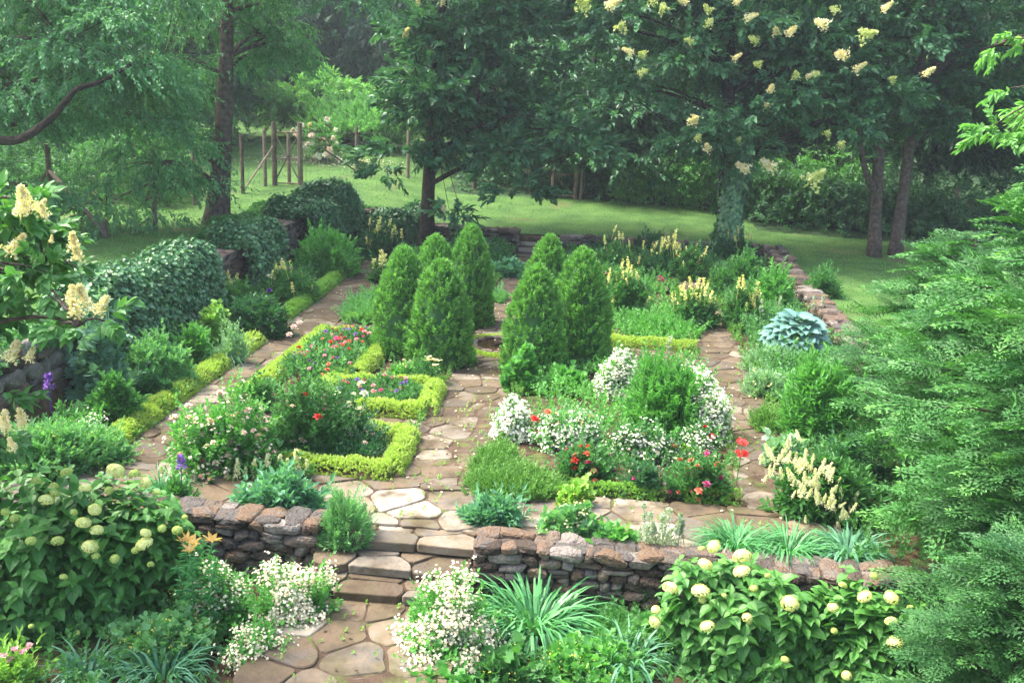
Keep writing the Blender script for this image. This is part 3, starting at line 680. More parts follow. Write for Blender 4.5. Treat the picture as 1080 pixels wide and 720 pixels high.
# woodland behind
def wt(label, px, py0, Y, wpx, leaf, n, L, seed, trunk=.2, gr='woodland trees behind the garden', base=None):
    b = A(px, 150, Y); b[2] = hz1(b[0], b[1]); top = A(px, py0, Y)[2]; h = top-b[2]; wm = wpx*Y/F
    lo = .12
    return tree('woodland_tree', label, b, [((b[0], b[1], b[2]+h*.55), (wm*.5, wm*.4, h*.45)), ((b[0]-.2*wm, b[1]-.5, b[2]+h*.32), (wm*.34, wm*.3, h*.26)), ((b[0]+.22*wm, b[1]-.4, b[2]+h*.4), (wm*.32, wm*.3, h*.28))],
                b+np.array([0, 0, h*.9]), trunk, leaf, n, 13, L, L*.5, DIA, .4, 0, .8, seed, gr, M_barkd, nlimb=20, sl=.8, lowz=b[2]+h*.04, clump_r=.8)
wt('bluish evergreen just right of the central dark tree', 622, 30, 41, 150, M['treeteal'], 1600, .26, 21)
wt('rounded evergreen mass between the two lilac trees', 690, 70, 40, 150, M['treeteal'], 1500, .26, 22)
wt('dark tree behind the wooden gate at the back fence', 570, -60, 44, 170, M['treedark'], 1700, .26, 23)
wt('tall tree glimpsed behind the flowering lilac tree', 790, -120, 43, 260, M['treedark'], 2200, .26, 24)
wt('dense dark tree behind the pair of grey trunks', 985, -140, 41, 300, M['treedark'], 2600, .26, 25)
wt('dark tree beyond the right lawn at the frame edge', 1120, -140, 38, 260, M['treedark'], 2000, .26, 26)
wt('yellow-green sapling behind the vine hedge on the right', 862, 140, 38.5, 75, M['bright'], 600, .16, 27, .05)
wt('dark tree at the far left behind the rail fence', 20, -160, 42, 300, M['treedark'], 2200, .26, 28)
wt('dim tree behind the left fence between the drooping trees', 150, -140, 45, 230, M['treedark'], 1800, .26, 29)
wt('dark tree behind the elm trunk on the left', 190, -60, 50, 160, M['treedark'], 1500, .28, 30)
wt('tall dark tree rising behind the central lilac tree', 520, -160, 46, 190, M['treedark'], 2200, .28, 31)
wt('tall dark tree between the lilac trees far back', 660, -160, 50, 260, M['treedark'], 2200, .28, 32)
# far wood as one mass
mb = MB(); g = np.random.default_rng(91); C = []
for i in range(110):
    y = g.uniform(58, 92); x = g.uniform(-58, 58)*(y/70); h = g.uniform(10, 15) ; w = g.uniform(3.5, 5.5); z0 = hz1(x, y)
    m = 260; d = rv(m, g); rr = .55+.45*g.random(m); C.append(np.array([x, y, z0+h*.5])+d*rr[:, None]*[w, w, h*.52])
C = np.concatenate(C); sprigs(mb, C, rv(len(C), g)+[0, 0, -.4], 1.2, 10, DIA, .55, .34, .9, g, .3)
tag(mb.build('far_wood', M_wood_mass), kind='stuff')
# undergrowth at the woodland edge
mb = MB(); n = 5200; u = g.uniform(-26, 22, n); v = np.where(u > 5.5, g.uniform(36.3, 42, n)-.15*np.clip(u-5, 0, 9), np.where(u > -6, g.uniform(39.2, 44, n), g.uniform(40, 47, n)))
kk = (u > -5.6) | (u < -16); u, v = u[kk], v[kk]; n = len(u); xy = np.stack([CY*u+SY*v, -SY*u+CY*v], -1)
C = np.concatenate([xy, (hz(xy[:, 0], xy[:, 1])+g.random(n)**1.3*2.0)[:, None]], 1)
sprigs(mb, C, rv(n, g)+[0, -.3, .3], .5, 12, DIA, .17, .09, .9, g, .2); tag(mb.build('undergrowth', M['treedark']), kind='stuff')
mb = MB(); n = 6500; x = g.uniform(-26, -10.2, n); y = g.uniform(31.5, 38, n)+.15*(-x-12); C = np.stack([x, y, hz(x, y)+g.random(n)**1.2*(1.7+.6*np.sin(x*1.3))], -1); C = C[x < -10.9-.2*(y-32)]
sprigs(mb, C, rv(len(C), g)+[0, -.3, .5], .4, 12, DIA, .13, .07, .9, g, .2); tag(mb.build('undergrowth', M['treemid']), kind='stuff')

# ------------------------------------------------------------------ fences and gates
def bar(mb, p, q, w, n=6, r=None): tube(mb, [p, q], [w/2, w/2], n, r)
def post(root, o0, p, h, w=.13, name='post'):
    mb = MB(); tube(mb, [p-o0-[0, 0, .2], p-o0+[0, 0, h*.5], p-o0+[0, 0, h]], [w*.55, w*.5, w*.48], 8, None, .03); mb.build(name, M_wood, root)
def brace(root, o0, p, q, w=.07, name='brace'):
    mb = MB(); bar(mb, p-o0, q-o0, w); mb.build(name, M_wood, root)
def wires(root, o0, pts, hs, vs=.3, sag=0):
    mb = MB()
    for a, b in zip(pts[:-1], pts[1:]):
        for h in hs: tube(mb, [a-o0+[0, 0, h], b-o0+[0, 0, h]], [.006, .006], 3)
        L = np.linalg.norm(b-a); m = max(1, int(L/vs))
        for i in range(m): 
            c = a+(b-a)*(i+.5)/m; tube(mb, [c-o0+[0, 0, hs[0]], c-o0+[0, 0, hs[-1]]], [.004, .004], 3)
    mb.build('wire_mesh', M_wire, root)
def onT(x, y): return np.array([x, y, hz1(x, y)])
def PXY(px, Y): p = A(px, 200, Y); return onT(p[0], p[1])
# gate on the left
gp = [PXY(290, 36.6), PXY(317, 36.6)]
gt = thing('garden_gate', 'open-frame wooden gate with crossed braces at the top left of the lawn', 'gate', gp[0]); o0 = np.array(gt.location)
for p in gp: post(gt, o0, p, 2.3, .19, 'gate_post')
m_ = (gp[0]+gp[1])/2+[0, .25, 0]
post(gt, o0, m_, 1.95, .13, 'gate_stile')
for h in (.12, 1.0, 1.95): brace(gt, o0, gp[0]+[0, 0, h], gp[1]+[0, 0, h], .06, 'rail')
brace(gt, o0, gp[0]+[0, 0, 1.95], gp[1]+[0, 0, .15], .06); brace(gt, o0, gp[0]+[0, 0, .15], gp[1]+[0, 0, 1.95], .06)
f1 = [PXY(162, 30.5), PXY(205, 32.5), PXY(256, 35), PXY(280, 36.4)]
fr = thing('wire_fence', 'deer fence of wooden posts and wire between the elm trunk and the gate', 'fence', f1[0]); o0 = np.array(fr.location)
for p in f1: post(fr, o0, p, 2.05, .13)
brace(fr, o0, f1[2]+[0, 0, .1], gp[0]+[0, 0, 1.5]); wires(fr, o0, f1, [.1, .5, .9, 1.3, 1.7, 2.0], .5)
f2 = [PXY(317, 36.6), PXY(376, 39), PXY(430, 40), PXY(500, 40.5), PXY(560, 39.5)]
fr = thing('wire_fence', 'deer fence with a braced post right of the wooden gate', 'fence', f2[1]); o0 = np.array(fr.location)
for p in f2[1:]: post(fr, o0, p, 1.9, .13)
brace(fr, o0, f2[1]+[0, 0, .2], f2[1]+[-1.4, -.6, 1.2]); wires(fr, o0, f2, [.1, .5, .9, 1.3, 1.7], .5)
f3 = [PXY(-60, 33), GT(64, 245), GT(107, 250), PXY(162, 30.5)]
fr = thing('wire_fence', 'dark leaning fence post with a long diagonal brace at the left edge', 'fence', f3[1]); o0 = np.array(fr.location)
p = PXY(53, 27.5); post(fr, o0, p, 2.2, .16); q = PXY(108, 25.5); post(fr, o0, q, .5, .14)
brace(fr, o0, p+[0, 0, 1.5], q+[0, 0, .15], .12); brace(fr, o0, p+[0, 0, 1.5], p+[-1.0, .3, .3], .10); q2 = PXY(162, 27.0); post(fr, o0, q2, 1.9, .12)
wires(fr, o0, [p, q, q2], [.1, .6, 1.1, 1.5, 1.9], .5); q3 = PXY(63, 36); post(fr, o0, q3, 1.9, .15)
# gate at the back fence
gp = [PXY(583, 38.6), PXY(607, 38.6)]
gt = thing('garden_gate', 'narrow weathered gate in the back fence, below the dark trees', 'gate', gp[0]); o0 = np.array(gt.location)
for p in gp: post(gt, o0, p, 1.9, .15, 'gate_post')
post(gt, o0, gp[1]+[.22, 0, 0], 1.95, .13, 'gate_post')
for h in (.15, .95, 1.5): brace(gt, o0, gp[0]+[0, 0, h], gp[1]+[0, 0, h], .06, 'rail')
brace(gt, o0, gp[0]+[0, 0, .95], gp[1]+[0, 0, .15], .05)
f4 = [PXY(607, 38.7), PXY(650, 38.6), PXY(690, 38.4), PXY(745, 38), PXY(810, 37.2), PXY(872, 36.6), PXY(930, 36.0), PXY(1010, 35.2)]
fr = thing('wire_fence', 'wire deer fence half buried in vines along the back right', 'fence', f4[1]); o0 = np.array(fr.location)
for p in f4[1:]: post(fr, o0, p, 1.9, .13)
wires(fr, o0, f4, [.1, .5, .9, 1.3, 1.7], .4)
# honeysuckle on the fence
g = np.random.default_rng(8)
for j, (a, b, top, lab, mm) in enumerate([(1, 3, 1.75, 'tangle of pale green vine on the back fence left of the ivied trunk', 'bright'), (3, 5, 1.8, 'leafy vine hedge on the fence right of the ivied trunk', 'mid'), (5, 7, 1.6, 'dark vine on the fence behind the pair of grey trunks', 'deep')]):
    P = []
    for a_, b_ in zip(range(a, b), range(a+1, b+1)):
        n = 900; t = g.random(n)[:, None]; P.append(f4[a_]+(f4[b_]-f4[a_])*t+np.concatenate([g.normal(size=(n, 1))*.1, g.normal(size=(n, 1))*.28, ((g.random((n, 1))**.6)*top*(1+.12*np.sin(t*9+j)))], 1))
    P = np.concatenate(P); r = thing('fence_vine', lab, 'vine', f4[a]); mb = MB(); sprigs(mb, P-f4[a], rv(len(P), g)+[0, -.6, -.2], .35, 8, DIA, .11, .07, .9, g, .3); mb.build('foliage', M[mm], r)
    mb = MB()
    for i in range(14):
        q = f4[a]+(f4[b]-f4[a])*g.random(); q[2] = hz1(q[0], q[1]); tube(mb, bez(q-f4[a], q-f4[a]+[g.normal()*.3, .1, .9], q-f4[a]+[g.normal()*.6, 0, 1.6], 6), [.02]*6, 4)
    mb.build('stems', M_twig, r)
# ------------------------------------------------------------------ planting
def foot(x0, y0, x1, y1, ratio=.8, z=None, hmin=.12):
    """ground centre, radii and height of a plant whose outline in the view is this box"""
    xm = (x0+x1)/2; p = GT(xm, y1) if z is None else G(xm, y1, z)
    r = (x1-x0)/2*depth(p)/F*1.08; ry = r*ratio
    for _ in range(3):
        d = nrm(p[:2]-CP[:2]); c = p.copy(); c[:2] = p[:2]+d*ry; dd = depth(c); r = (x1-x0)/2*dd/F*1.08; ry = r*ratio
    c[2] = hz1(c[0], c[1]) if z is None else z
    top = A(xm, y0, c[1]+ry*.25)[2]; return c, r, ry, max(hmin, top-c[2])
def mound_pts(n, rx, ry, h, g, lo=-.05, amp=.14, f=3.2, inner=.35, power=2.4):
    if rx > .3:                                  # several overlapping lobes of different height
        m = int(g.integers(5, 9)); P, D = [], []
        for i in range(m):
            a = i*2.4+g.random(); q = .48*math.sqrt((i+.3)/m); s = g.uniform(.42, .56); hs = g.uniform(.62, 1.04)*(1-.25*q)
            p_, d_ = mound_one(int(n/m*1.15), rx*s, ry*s, h*hs, g, lo, amp, f, inner, power); P.append(p_+[rx*q*math.cos(a), ry*q*math.sin(a), 0]); D.append(d_)
        return np.concatenate(P), np.concatenate(D)
    return mound_one(n, rx, ry, h, g, lo, amp, f, inner, power)
def mound_one(n, rx, ry, h, g, lo, amp, f, inner, power):
    d = rv(int(n*2.4)+40, g); d = d[d[:, 2] > lo][:n]; s = g.random()*9
    L = ((np.abs(d)**power).sum(1))**(1/power); q = d/L[:, None]
    rr = lump(d, s, amp, f)*(1-inner*g.random(len(d))**2)
    P = q*rr[:, None]*[rx, ry, h]; P[:, 2] = np.maximum(P[:, 2], .02)
    return P, d
# kinds of foliage: template, leaf length, leaf width, leaves per shoot, shoot length, shoots per m2, upward pull, spread, colour
KIND = dict(
 feathery=(LAN, .085, .030, 10, .20, 260, .7, .7), shrub=(LAN, .075, .034, 10, .20, 240, .5, .9), peony=(LAN, .12, .048, 9, .22, 170, .5, 1.0),
 rose=(DIA, .055, .034, 9, .20, 230, .6, 1.0), fine=(DIA, .045, .02, 12, .14, 420, .8, .7), low=(DIA, .04, .022, 9, .09, 620, 1.0, .9), thread=(DIA, .07, .012, 12, .15, 420, .9, .6),
 round=(LOB, .085, .085, 7, .14, 210, .9, 1.0), grey=(DIA, .055, .022, 10, .16, 320, .8, .8), tallleaf=(LAN, .13, .04, 14, .34, 110, 1.4, 1.0), ivy=(LOB, .055, .055, 5, .06, 420, .2, 1.1),
 silver=(DIA, .06, .02, 12, .22, 200, 1.6, .7), big=(OVA, .17, .125, 6, .22, 75, .5, 1.05))
def mound(root, kind, leaf, rx, ry, h, g, dens=1.0, name='foliage', amp=.14, inner=.35, size=1.0, power=2.4, cap=2600):
    size = size*1.22; T, L, Wd, k, sl, dn, up, spr = KIND[kind]; L *= size; Wd *= size*1.1; sl *= size
    area = 2*math.pi*((rx*ry)**1.6/3+((rx*h)**1.6+(ry*h)**1.6)/3)**(1/1.6)
    n = int(np.clip(area*dn/size**2*dens*1.15, 30, cap)); hh = max(h-sl*.6*min(up, 1), h*.5)
    P, d = mound_pts(n, max(rx-sl*.4, rx*.6), max(ry-sl*.4, ry*.6), hh, g, amp=amp, inner=inner, power=power)
    ax = nrm(d+[0, 0, up]+rv(len(P), g)*.45); SLv = sl*(.7+.6*g.random(len(P))+1.1*(g.random(len(P)) > .94)); mb = MB(); sprigs(mb, P-ax*sl*.5, ax, SLv, k, T, L, Wd, spr, g, jit=.45, clump=np.clip(g.normal(.5, .22, len(P)), 0, 1))
    for v in mb.v: v[:, 2] = np.where(v[:, 2] < .01, .01+.02*g.random(len(v)), v[:, 2])
    mb.build(name, leaf, root)
    st = MB(); m = int(np.clip(n*.05, 6, 26))
    for i in g.choice(len(P), min(m, len(P)), replace=False):
        b = P[i]*[.22, .22, 0]; tube(st, bez(b-[0, 0, .03], b+[0, 0, P[i][2]*.6], P[i]*.93, 5), np.linspace(.010+.006*h, .004, 5), 4)
    st.build('stems', M_twig, root)
    return P, d
def spike_mesh(seed, m, h=.3, r=.035, n=70, fs=.04, stem=.25, name='flower_spike', stemm=None):
    g = np.random.default_rng(seed); t = g.random(n); a = g.random(n)*6.28; rr = r*(1-t**1.6*.75)
    P = np.stack([rr*np.cos(a), rr*np.sin(a), t*h], -1); D = nrm(np.stack([np.cos(a), np.sin(a), .3+t], -1)); mb = MB()
    mb.inst(LAN, P*.5*[1, 1, 2], D, rv(n, g)*.5+[0, 0, 1], np.array([fs*.8, fs, fs]), g.random(n)); tube(mb, [(0, 0, -stem), (0, 0, h*.9)], [.006, .004], 4, 0.0)
    me = mb.mesh(name); me.materials.append(m); return me
def blossom_bunch(seed, m, n, sz, rad, name='blossom'):
    g = np.random.default_rng(seed); mb = MB(); c = rv(n, g)*rad*g.random((n, 1)); c[:, 2] = np.abs(c[:, 2])*.6
    for ci in c:
        a = np.arange(5)*1.2566+g.random(); D = np.stack([np.cos(a), np.sin(a), np.full(5, .35)], -1)
        mb.inst(DIA, np.tile(ci, (5, 1)), D, np.tile([0, 0, 1.], (5, 1))+rv(5, g)*.2, np.array([sz*.75, sz, sz]), g.random(5))
    me = mb.mesh(name); me.materials.append(m); return me
SPY = [spike_mesh(200+i, M['yellow'], .20, .035, 46, .045) for i in range(4)]
SPYF = [spike_mesh(210+i, M['yellow'], .24, .034, 44, .046) for i in range(3)]
SPC = [panicle_mesh(220+i, M['plume'], 190, .9, .26, .10, 4) for i in range(4)]
for me in SPC: me.name = 'flower_plume'
SPS = [spike_mesh(230+i, M['silver'], .26, .03, 50, .045) for i in range(3)]
SPP = [spike_mesh(240+i, M['purple'], .16, .045, 50, .05) for i in range(2)]
def hyd_head(seed, m):
    g = np.random.default_rng(seed); mb = petal_ball(300, .36, g, .28, .5); me = mb.mesh('flower_head'); me.materials.append(m); return me
HYC = [hyd_head(i, M['limecream']) for i in range(3)]; HYW = [hyd_head(i+5, M['limecream']) for i in range(2)]; HYG = [hyd_head(i+9, M['greenhead']) for i in range(2)]
LIL = []
def lily_mesh():
    mb = MB(); a = np.arange(6)*math.pi/3; D = np.stack([np.cos(a)*.75, np.sin(a)*.75, np.full(6, .75)], -1); N = np.stack([-np.cos(a), -np.sin(a), np.ones(6)], -1)
    v, f = [], []
    petal = Tm([(-.03, 0, 0), (.03, 0, 0), (-.17, .45, 0), (.17, .45, 0), (-.14, .8, -.1), (.14, .8, -.1), (0, 1.1, -.3)], [(0, 1, 3, 2), (2, 3, 5, 4), (4, 5, 6)])
    mb.inst(petal, np.zeros((6, 3)), D, N, np.array([1., 1, 1]), np.random.default_rng(1).random(6)); me = mb.mesh('lily_flower'); me.materials.append(M['peach']); return me
LILY = lily_mesh()
def add_flowers(root, P, d, meshes, n, size, g, name=None, up=.06, stand=0, where=None, tilt=.5):
    """n flowers standing on the outside of the plant"""
    idx = np.arange(len(P)); w = d[:, 2]+.35-.25*d[:, 1]; ok = w > .1
    if where is not None: ok &= where(P)
    idx = idx[ok]
    if len(idx) == 0: return
    for i in g.choice(idx, min(n, len(idx)), replace=False):
        q = P[i]+d[i]*up+np.array([0, 0, stand*g.uniform(.4, 1.2)+up*.5])
        o = obj(name or meshes[0].name.split('.')[0], meshes[g.integers(len(meshes))], root, q, (g.uniform(-tilt, tilt)+.3*tilt, g.uniform(-tilt, tilt), g.uniform(0, 6)), size*g.uniform(.75, 1.25))
def speckle(root, P, d, m, n, sz, g, k=3, rad=.05, up=.05, name='blossoms', where=None, mask=None):
    """countless tiny blossoms as one part"""
    ok = d[:, 2] > -.1
    if mask is not None: ok &= mask(P)
    idx = np.nonzero(ok)[0]
    if len(idx) == 0: return
    c = P[g.choice(idx, n)]+g.normal(size=(n, 3))*.04; dd = nrm(c*[1, 1, .6]+[0, -.05, .1]); c = c+dd*(up*g.uniform(.3, 1.4, (n, 1))); mb = MB()
    for j in range(k):
        q = c+rv(n, g)*rad; N = nrm(dd+[0, -.4, .6]+rv(n, g)*.4); X = nrm(np.cross(N, rv(n, g)))
        s = sz*(.7+.6*g.random(n)); r = g.random(n)
        for a in (0, math.pi/2):
            D = X*math.cos(a)+np.cross(N, X)*math.sin(a); mb.inst(DIA, q-D*s[:, None]*.5, D, N, np.stack([s*.6, s, s*.3], -1), r)
    o = mb.build(name, m, root); o['kind'] = 'stuff'; return o
PLANTS = []
def plant(name, label, cat, box, kind, leaf, seed=None, ratio=.8, dens=1.0, size=1.0, group=None, z=None, amp=.2, inner=.4, power=2.4, h=None, cap=2600):
    seed = seed or (len(PLANTS)*37+5); g = np.random.default_rng(seed); c, rx, ry, hh = foot(*box, ratio=ratio, z=z)
    if h: hh = h
    root = thing(name, label, cat, c, group, 0); root.rotation_euler = (0, 0, -math.atan2(c[0], c[1]))
    P, d = mound(root, kind, leaf if not isinstance(leaf, str) else M[leaf], rx, ry, hh, g, dens, amp=amp, inner=inner, size=size, power=power, cap=cap)
    PLANTS.append(root); return root, P, d, g
B = lambda *k: [rose_mesh(x, M[x]) for x in k]

# --- clipped spruces round the pool
def spruce_mesh(seed):
    g = np.random.default_rng(seed); n = 1250; t = g.random(n)**1.1; a = g.random(n)*6.28
    r = .61*(1-t**2.45)**.66*(.97+.03*t)
    bump = 1+.05*np.sin(a*3+t*11+seed)+.05*np.sin(a*6-t*23+seed*2)+.045*np.sin(a*13+t*47)+.03*g.normal(size=n); r = r*bump*(1+.05*np.sin(a*8+np.sin(t*19+seed)*2)*np.sin(t*38+seed))
    P = np.stack([r*np.cos(a), r*np.sin(a), t*2.05], -1); ax = nrm(np.stack([np.cos(a), np.sin(a), .75+t*1.6], -1)+rv(n, g)*.4)
    mb = MB(); sprigs(mb, P-ax*.08, ax, .13, 10, DIA, .08, .036, .8, g, jit=.5, clump=np.clip(g.normal(.45, .25, n), 0, 1)); fol = mb.mesh('foliage'); fol.materials.append(M['spruce'])
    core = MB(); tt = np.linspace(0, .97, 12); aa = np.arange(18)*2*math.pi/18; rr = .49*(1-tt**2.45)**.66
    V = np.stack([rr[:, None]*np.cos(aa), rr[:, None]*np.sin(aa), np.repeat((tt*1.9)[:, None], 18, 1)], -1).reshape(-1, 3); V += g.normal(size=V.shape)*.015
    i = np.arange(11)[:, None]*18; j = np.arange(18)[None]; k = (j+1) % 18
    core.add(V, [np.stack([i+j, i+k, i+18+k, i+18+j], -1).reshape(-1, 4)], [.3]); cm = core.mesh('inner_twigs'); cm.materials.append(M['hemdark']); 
    tr = MB(); tube(tr, [(0, 0, -.1), (0, 0, 1.6)], [.05, .02], 8, .4); tm = tr.mesh('trunk'); tm.materials.append(M_barkd); return fol, cm, tm
SPR = [spruce_mesh(i) for i in (1, 2, 3)]
spl = [((-2.93, 18.75), .92, 1.04, 'front clipped spruce cone of the left group, fullest at the base'), ((-3.78, 19.25), .84, 1.10, 'clipped spruce at the left end of the left group, rounded top'),
       ((-3.35, 20.6), .84, 1.12, 'clipped spruce behind the two front cones of the left group'), ((-2.80, 22.1), .80, 1.14, 'tall clipped spruce at the right rear of the left group'),
       ((-1.05, 18.35), .86, 1.08, 'front clipped spruce cone of the right group, nearest the pool path'), ((-.22, 19.3), .92, 1.18, 'broad clipped spruce at the right end of the right group'),
       ((-1.0, 21.5), .84, 1.12, 'rear clipped spruce of the right group, behind the front cone')]
for i, ((u, v), sw, sh, lab) in enumerate(spl):
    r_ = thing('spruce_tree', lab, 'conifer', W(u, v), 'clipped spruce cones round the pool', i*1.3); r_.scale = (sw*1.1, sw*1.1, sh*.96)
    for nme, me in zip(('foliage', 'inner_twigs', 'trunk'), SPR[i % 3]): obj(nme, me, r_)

# --- low lime green edging hedges
def edging(label, pts, w, h, leaf='lime', seed=1, z=0.0, cat='edging hedge', name='edging_hedge', group='lime green edging hedges'):
    g = np.random.default_rng(seed); pts = np.array(pts, float); root = thing(name, label, cat, W(*pts[0], z), group); o0 = np.array(root.location)
    seg = np.linalg.norm(np.diff(pts, axis=0), axis=1); tot = seg.sum(); n = int(tot*1500*(w+h)); s = g.random(n)*tot; cs = np.concatenate([[0], np.cumsum(seg)])
    k = np.clip(np.searchsorted(cs, s)-1, 0, len(seg)-1); f = (s-cs[k])/seg[k]; c = pts[k]+(pts[k+1]-pts[k])*f[:, None]; dr = (pts[k+1]-pts[k])/seg[k][:, None]; nn = np.stack([-dr[:, 1], dr[:, 0]], -1)
    a = g.uniform(-.12, 1.12, n)*math.pi; wob = 1+.06*np.sin(s*5+seed)+.05*np.sin(s*13.0)+.06*g.normal(size=n); off = np.cos(a)*w/2*wob; zz = np.clip(np.sin(a), 0, 1)**.6*h*(1+.07*np.sin(s*7.3+seed)+.06*np.sin(s*17))*(.85+.2*g.random(n))
    uv = c+nn*off[:, None]+dr*g.normal(size=(n, 1))*.03; P = np.stack([CY*uv[:, 0]+SY*uv[:, 1], -SY*uv[:, 0]+CY*uv[:, 1], np.maximum(zz-.03, .015)+z], -1)
    nw = nn*np.cos(a)[:, None]; ax = nrm(np.stack([CY*nw[:, 0]+SY*nw[:, 1], -SY*nw[:, 0]+CY*nw[:, 1], np.abs(np.sin(a))+.5], -1)+rv(n, g)*.5)
    mb = MB(); sprigs(mb, P-o0, ax, .05, 6, DIA, .034, .018, .9, g, jit=.5, clump=np.clip(.5+.22*np.sin(s*2.3)+g.normal(size=n)*.2, 0, 1)); mb.build('foliage', M[leaf], root); return root
edging('lime edging round the large left bed of red and purple flowers', [(-5.82, 15.7), (-5.72, 18), (-5.66, 20.15), (-4.25, 19.98), (-4.22, 18.3), (-4.3, 17.3)], .30, .25, seed=2)
edging('short lime edging piece between the red flower bed and the conifers', [(-4.5, 17.2), (-4.62, 16.2)], .36, .26, seed=3)
edging('square-cornered lime edging bending round the small middle bed', [(-4.5, 16.75), (-3.6, 16.9), (-2.72, 17.0), (-2.68, 15.62), (-3.9, 15.5)], .30, .25, seed=4)
edging('lime edging with a sharp corner at the front left bed by the path', [(-3.7, 14.45), (-2.72, 14.5), (-2.7, 12.95), (-4.35, 12.98)], .28, .24, seed=5)
edging('long lime edging beside the left path, near the frame-left border', [(-6.98, 12.9), (-6.98, 15.2), (-6.95, 16.8), (-6.88, 19.3)], .36, .24, seed=6)
edging('far lime edging of the left border, running up to the feathery bush', [(-6.95, 21.2), (-6.95, 24), (-6.95, 27.8)], .34, .24, 'limed', seed=7)
edging('lime edging along the front of the far right bed', [(.35, 21.6), (.38, 20.95), (1.5, 20.98), (2.3, 20.95)], .34, .22, seed=8)
edging('strip of yellow-green edging under the red rose, left piece', [(-.15, 12.95), (.7, 12.95), (1.15, 12.95)], .16, .16, 'limed', seed=9)
edging('strip of yellow-green edging under the red rose, right piece by the path', [(1.45, 12.95), (2.2, 13.0)], .18, .18, 'limed', seed=10)
edging('yellow-green edging between the white and the red planted beds', [(.3, 14.6), (1.2, 14.62), (2.1, 14.7)], .16, .14, 'limed', seed=11)
edging('thin lime edging at the front of the soft green far left bed', [(-5.5, 21.6), (-4.3, 21.75)], .22, .18, 'limed', seed=12)
a_ = np.linspace(.3, 6.0, 26)+1.2
edging('ring of lime groundcover round the pool', [(POND[0]+.80*math.cos(t), POND[1]+.80*math.sin(t)) for t in a_], .15, .07, seed=13)
edging('yellowish edging plants before the right conifers', [(-1.1, 17.3), (-.4, 17.35), (.1, 17.3)], .16, .12, 'limed', seed=14)
edging('small yellow-green tuft edging right of the little rose', [(-3.15, 17.25), (-2.6, 17.4)], .22, .16, 'limed', seed=15)

# --- left border
r, P, d, g = plant('plume_poppy', 'tall blue-green plant with lobed leaves against the rounded stone wall', 'plant', (76, 322, 146, 438), 'round', 'poppy', dens=.5, size=1.5, power=2.8, inner=.5)
for i in range(5):
    x, y = g.normal(size=2)*.2; mb = MB(); h = P[:, 2].max(); tube(mb, [(x, y, 0), (x*1.1, y, h*.7), (x*1.15, y, h*1.18)], [.02, .016, .008], 6, .9); t = g.uniform(.55, 1.15, 16)*h; a = np.arange(16)*2.4
    mb.inst(LOB, np.stack([np.full(16, x), np.full(16, y), t], -1), np.stack([np.cos(a), np.sin(a), np.full(16, .4)], -1), np.tile([0, 0, 1.], (16, 1)), np.array([.09, .13, .1]), g.random(16)); mb.build('flower_stalk', M['grey'], r)
plant('cranesbill_mound', 'broad fine-leaved green mound left of the long lime edging', 'shrub', (124, 352, 212, 424), 'shrub', 'soft', ratio=.9, size=.9)
plant('green_bush', 'low mid green bush tucked under the ivy hedge end', 'shrub', (180, 335, 228, 392), 'shrub', 'bright', dens=.8)
r, P, d, g = plant('lady_mantle', 'chartreuse topped leafy plant below the stone pier', 'plant', (206, 318, 246, 372), 'round', 'limed', size=.9)
speckle(r, P, d, M['chart'], 260, .03, g)
r, P, d, g = plant('peony_bush', 'dark green round peony bush with two pink blooms by the left path', 'shrub', (240, 314, 306, 362), 'peony', 'deep', dens=1.2, size=.8)
for q in ((-.1, -.7, .12), (.72, -.25, .25), (.62, -.5, .15), (.85, -.1, .3)): obj('blossom', rose_mesh('palepink', M['palepink']), r, q, (.5, 0, 0), .085)
plant('peony_bush', 'second dark green peony bush behind, nearer the stone pier', 'shrub', (226, 300, 270, 340), 'peony', 'mid', size=.8)
r, P, d, g = plant('foxtail_perennial', 'plants with white and violet irises and yellow spikes left of the path', 'plant', (262, 282, 336, 326), 'peony', 'mid', size=.75)
add_flowers(r, P, d, SPYF, 18, .9, g, up=.05, stand=.25, tilt=.2); add_flowers(r, P, d, B('white'), 5, .09, g, stand=.35); add_flowers(r, P, d, B('purple'), 3, .09, g, stand=.3)
r, P, d, g = plant('foxtail_perennial', 'small clump with cream spikes at the foot of the stone pier', 'plant', (226, 298, 254, 330), 'peony', 'soft', size=.75); add_flowers(r, P, d, SPY, 12, 1.1, g, stand=.2, tilt=.2)
plant('willowy_bush', 'bright green rounded bush of narrow upright leaves by the back left path', 'shrub', (310, 243, 387, 297), 'feathery', 'bright', dens=1.1, size=1.5)
r = plant('sage_clump', 'silvery grey spiky clump left of the far end of the near lime edging', 'plant', (232, 342, 262, 388), 'silver', 'grey', size=1.1)[0]
def strap_clump(name, label, cat, box, leaf, n, L, w, seed, up=.8, group=None, z=None, flowers=None):
    g = np.random.default_rng(seed); c, rx, ry, h = foot(*box, ratio=.8, z=z); root = thing(name, label, cat, c, group); mb = MB()
    for bend in (.6, 1.1, 1.7, 2.1):
        m = n//4; a = g.random(m)*6.28; rr = g.random(m)**.5; P = np.stack([rx*.55*rr*np.cos(a), ry*.55*rr*np.sin(a), np.zeros(m)], -1)
        D = nrm(np.stack([np.cos(a)*.55, np.sin(a)*.55, np.full(m, up*1.6)], -1)+rv(m, g)*.3); N = np.stack([-np.cos(a), -np.sin(a), np.full(m, .35)], -1)+rv(m, g)*.15
        s = L*(.6+.5*g.random(m)); mb.inst(strap(bend), P, D, N, np.stack([np.full(m, w), s, s], -1), g.random(m))
    mb.build('leaves', M[leaf], root); return root, c, rx, ry, h, g
strap_clump('iris_clump', 'grey-green sword leaves standing beside the near lime edging', 'plant', (222, 350, 250, 386), 'grey', 90, .6, .03, 31, 1.6)
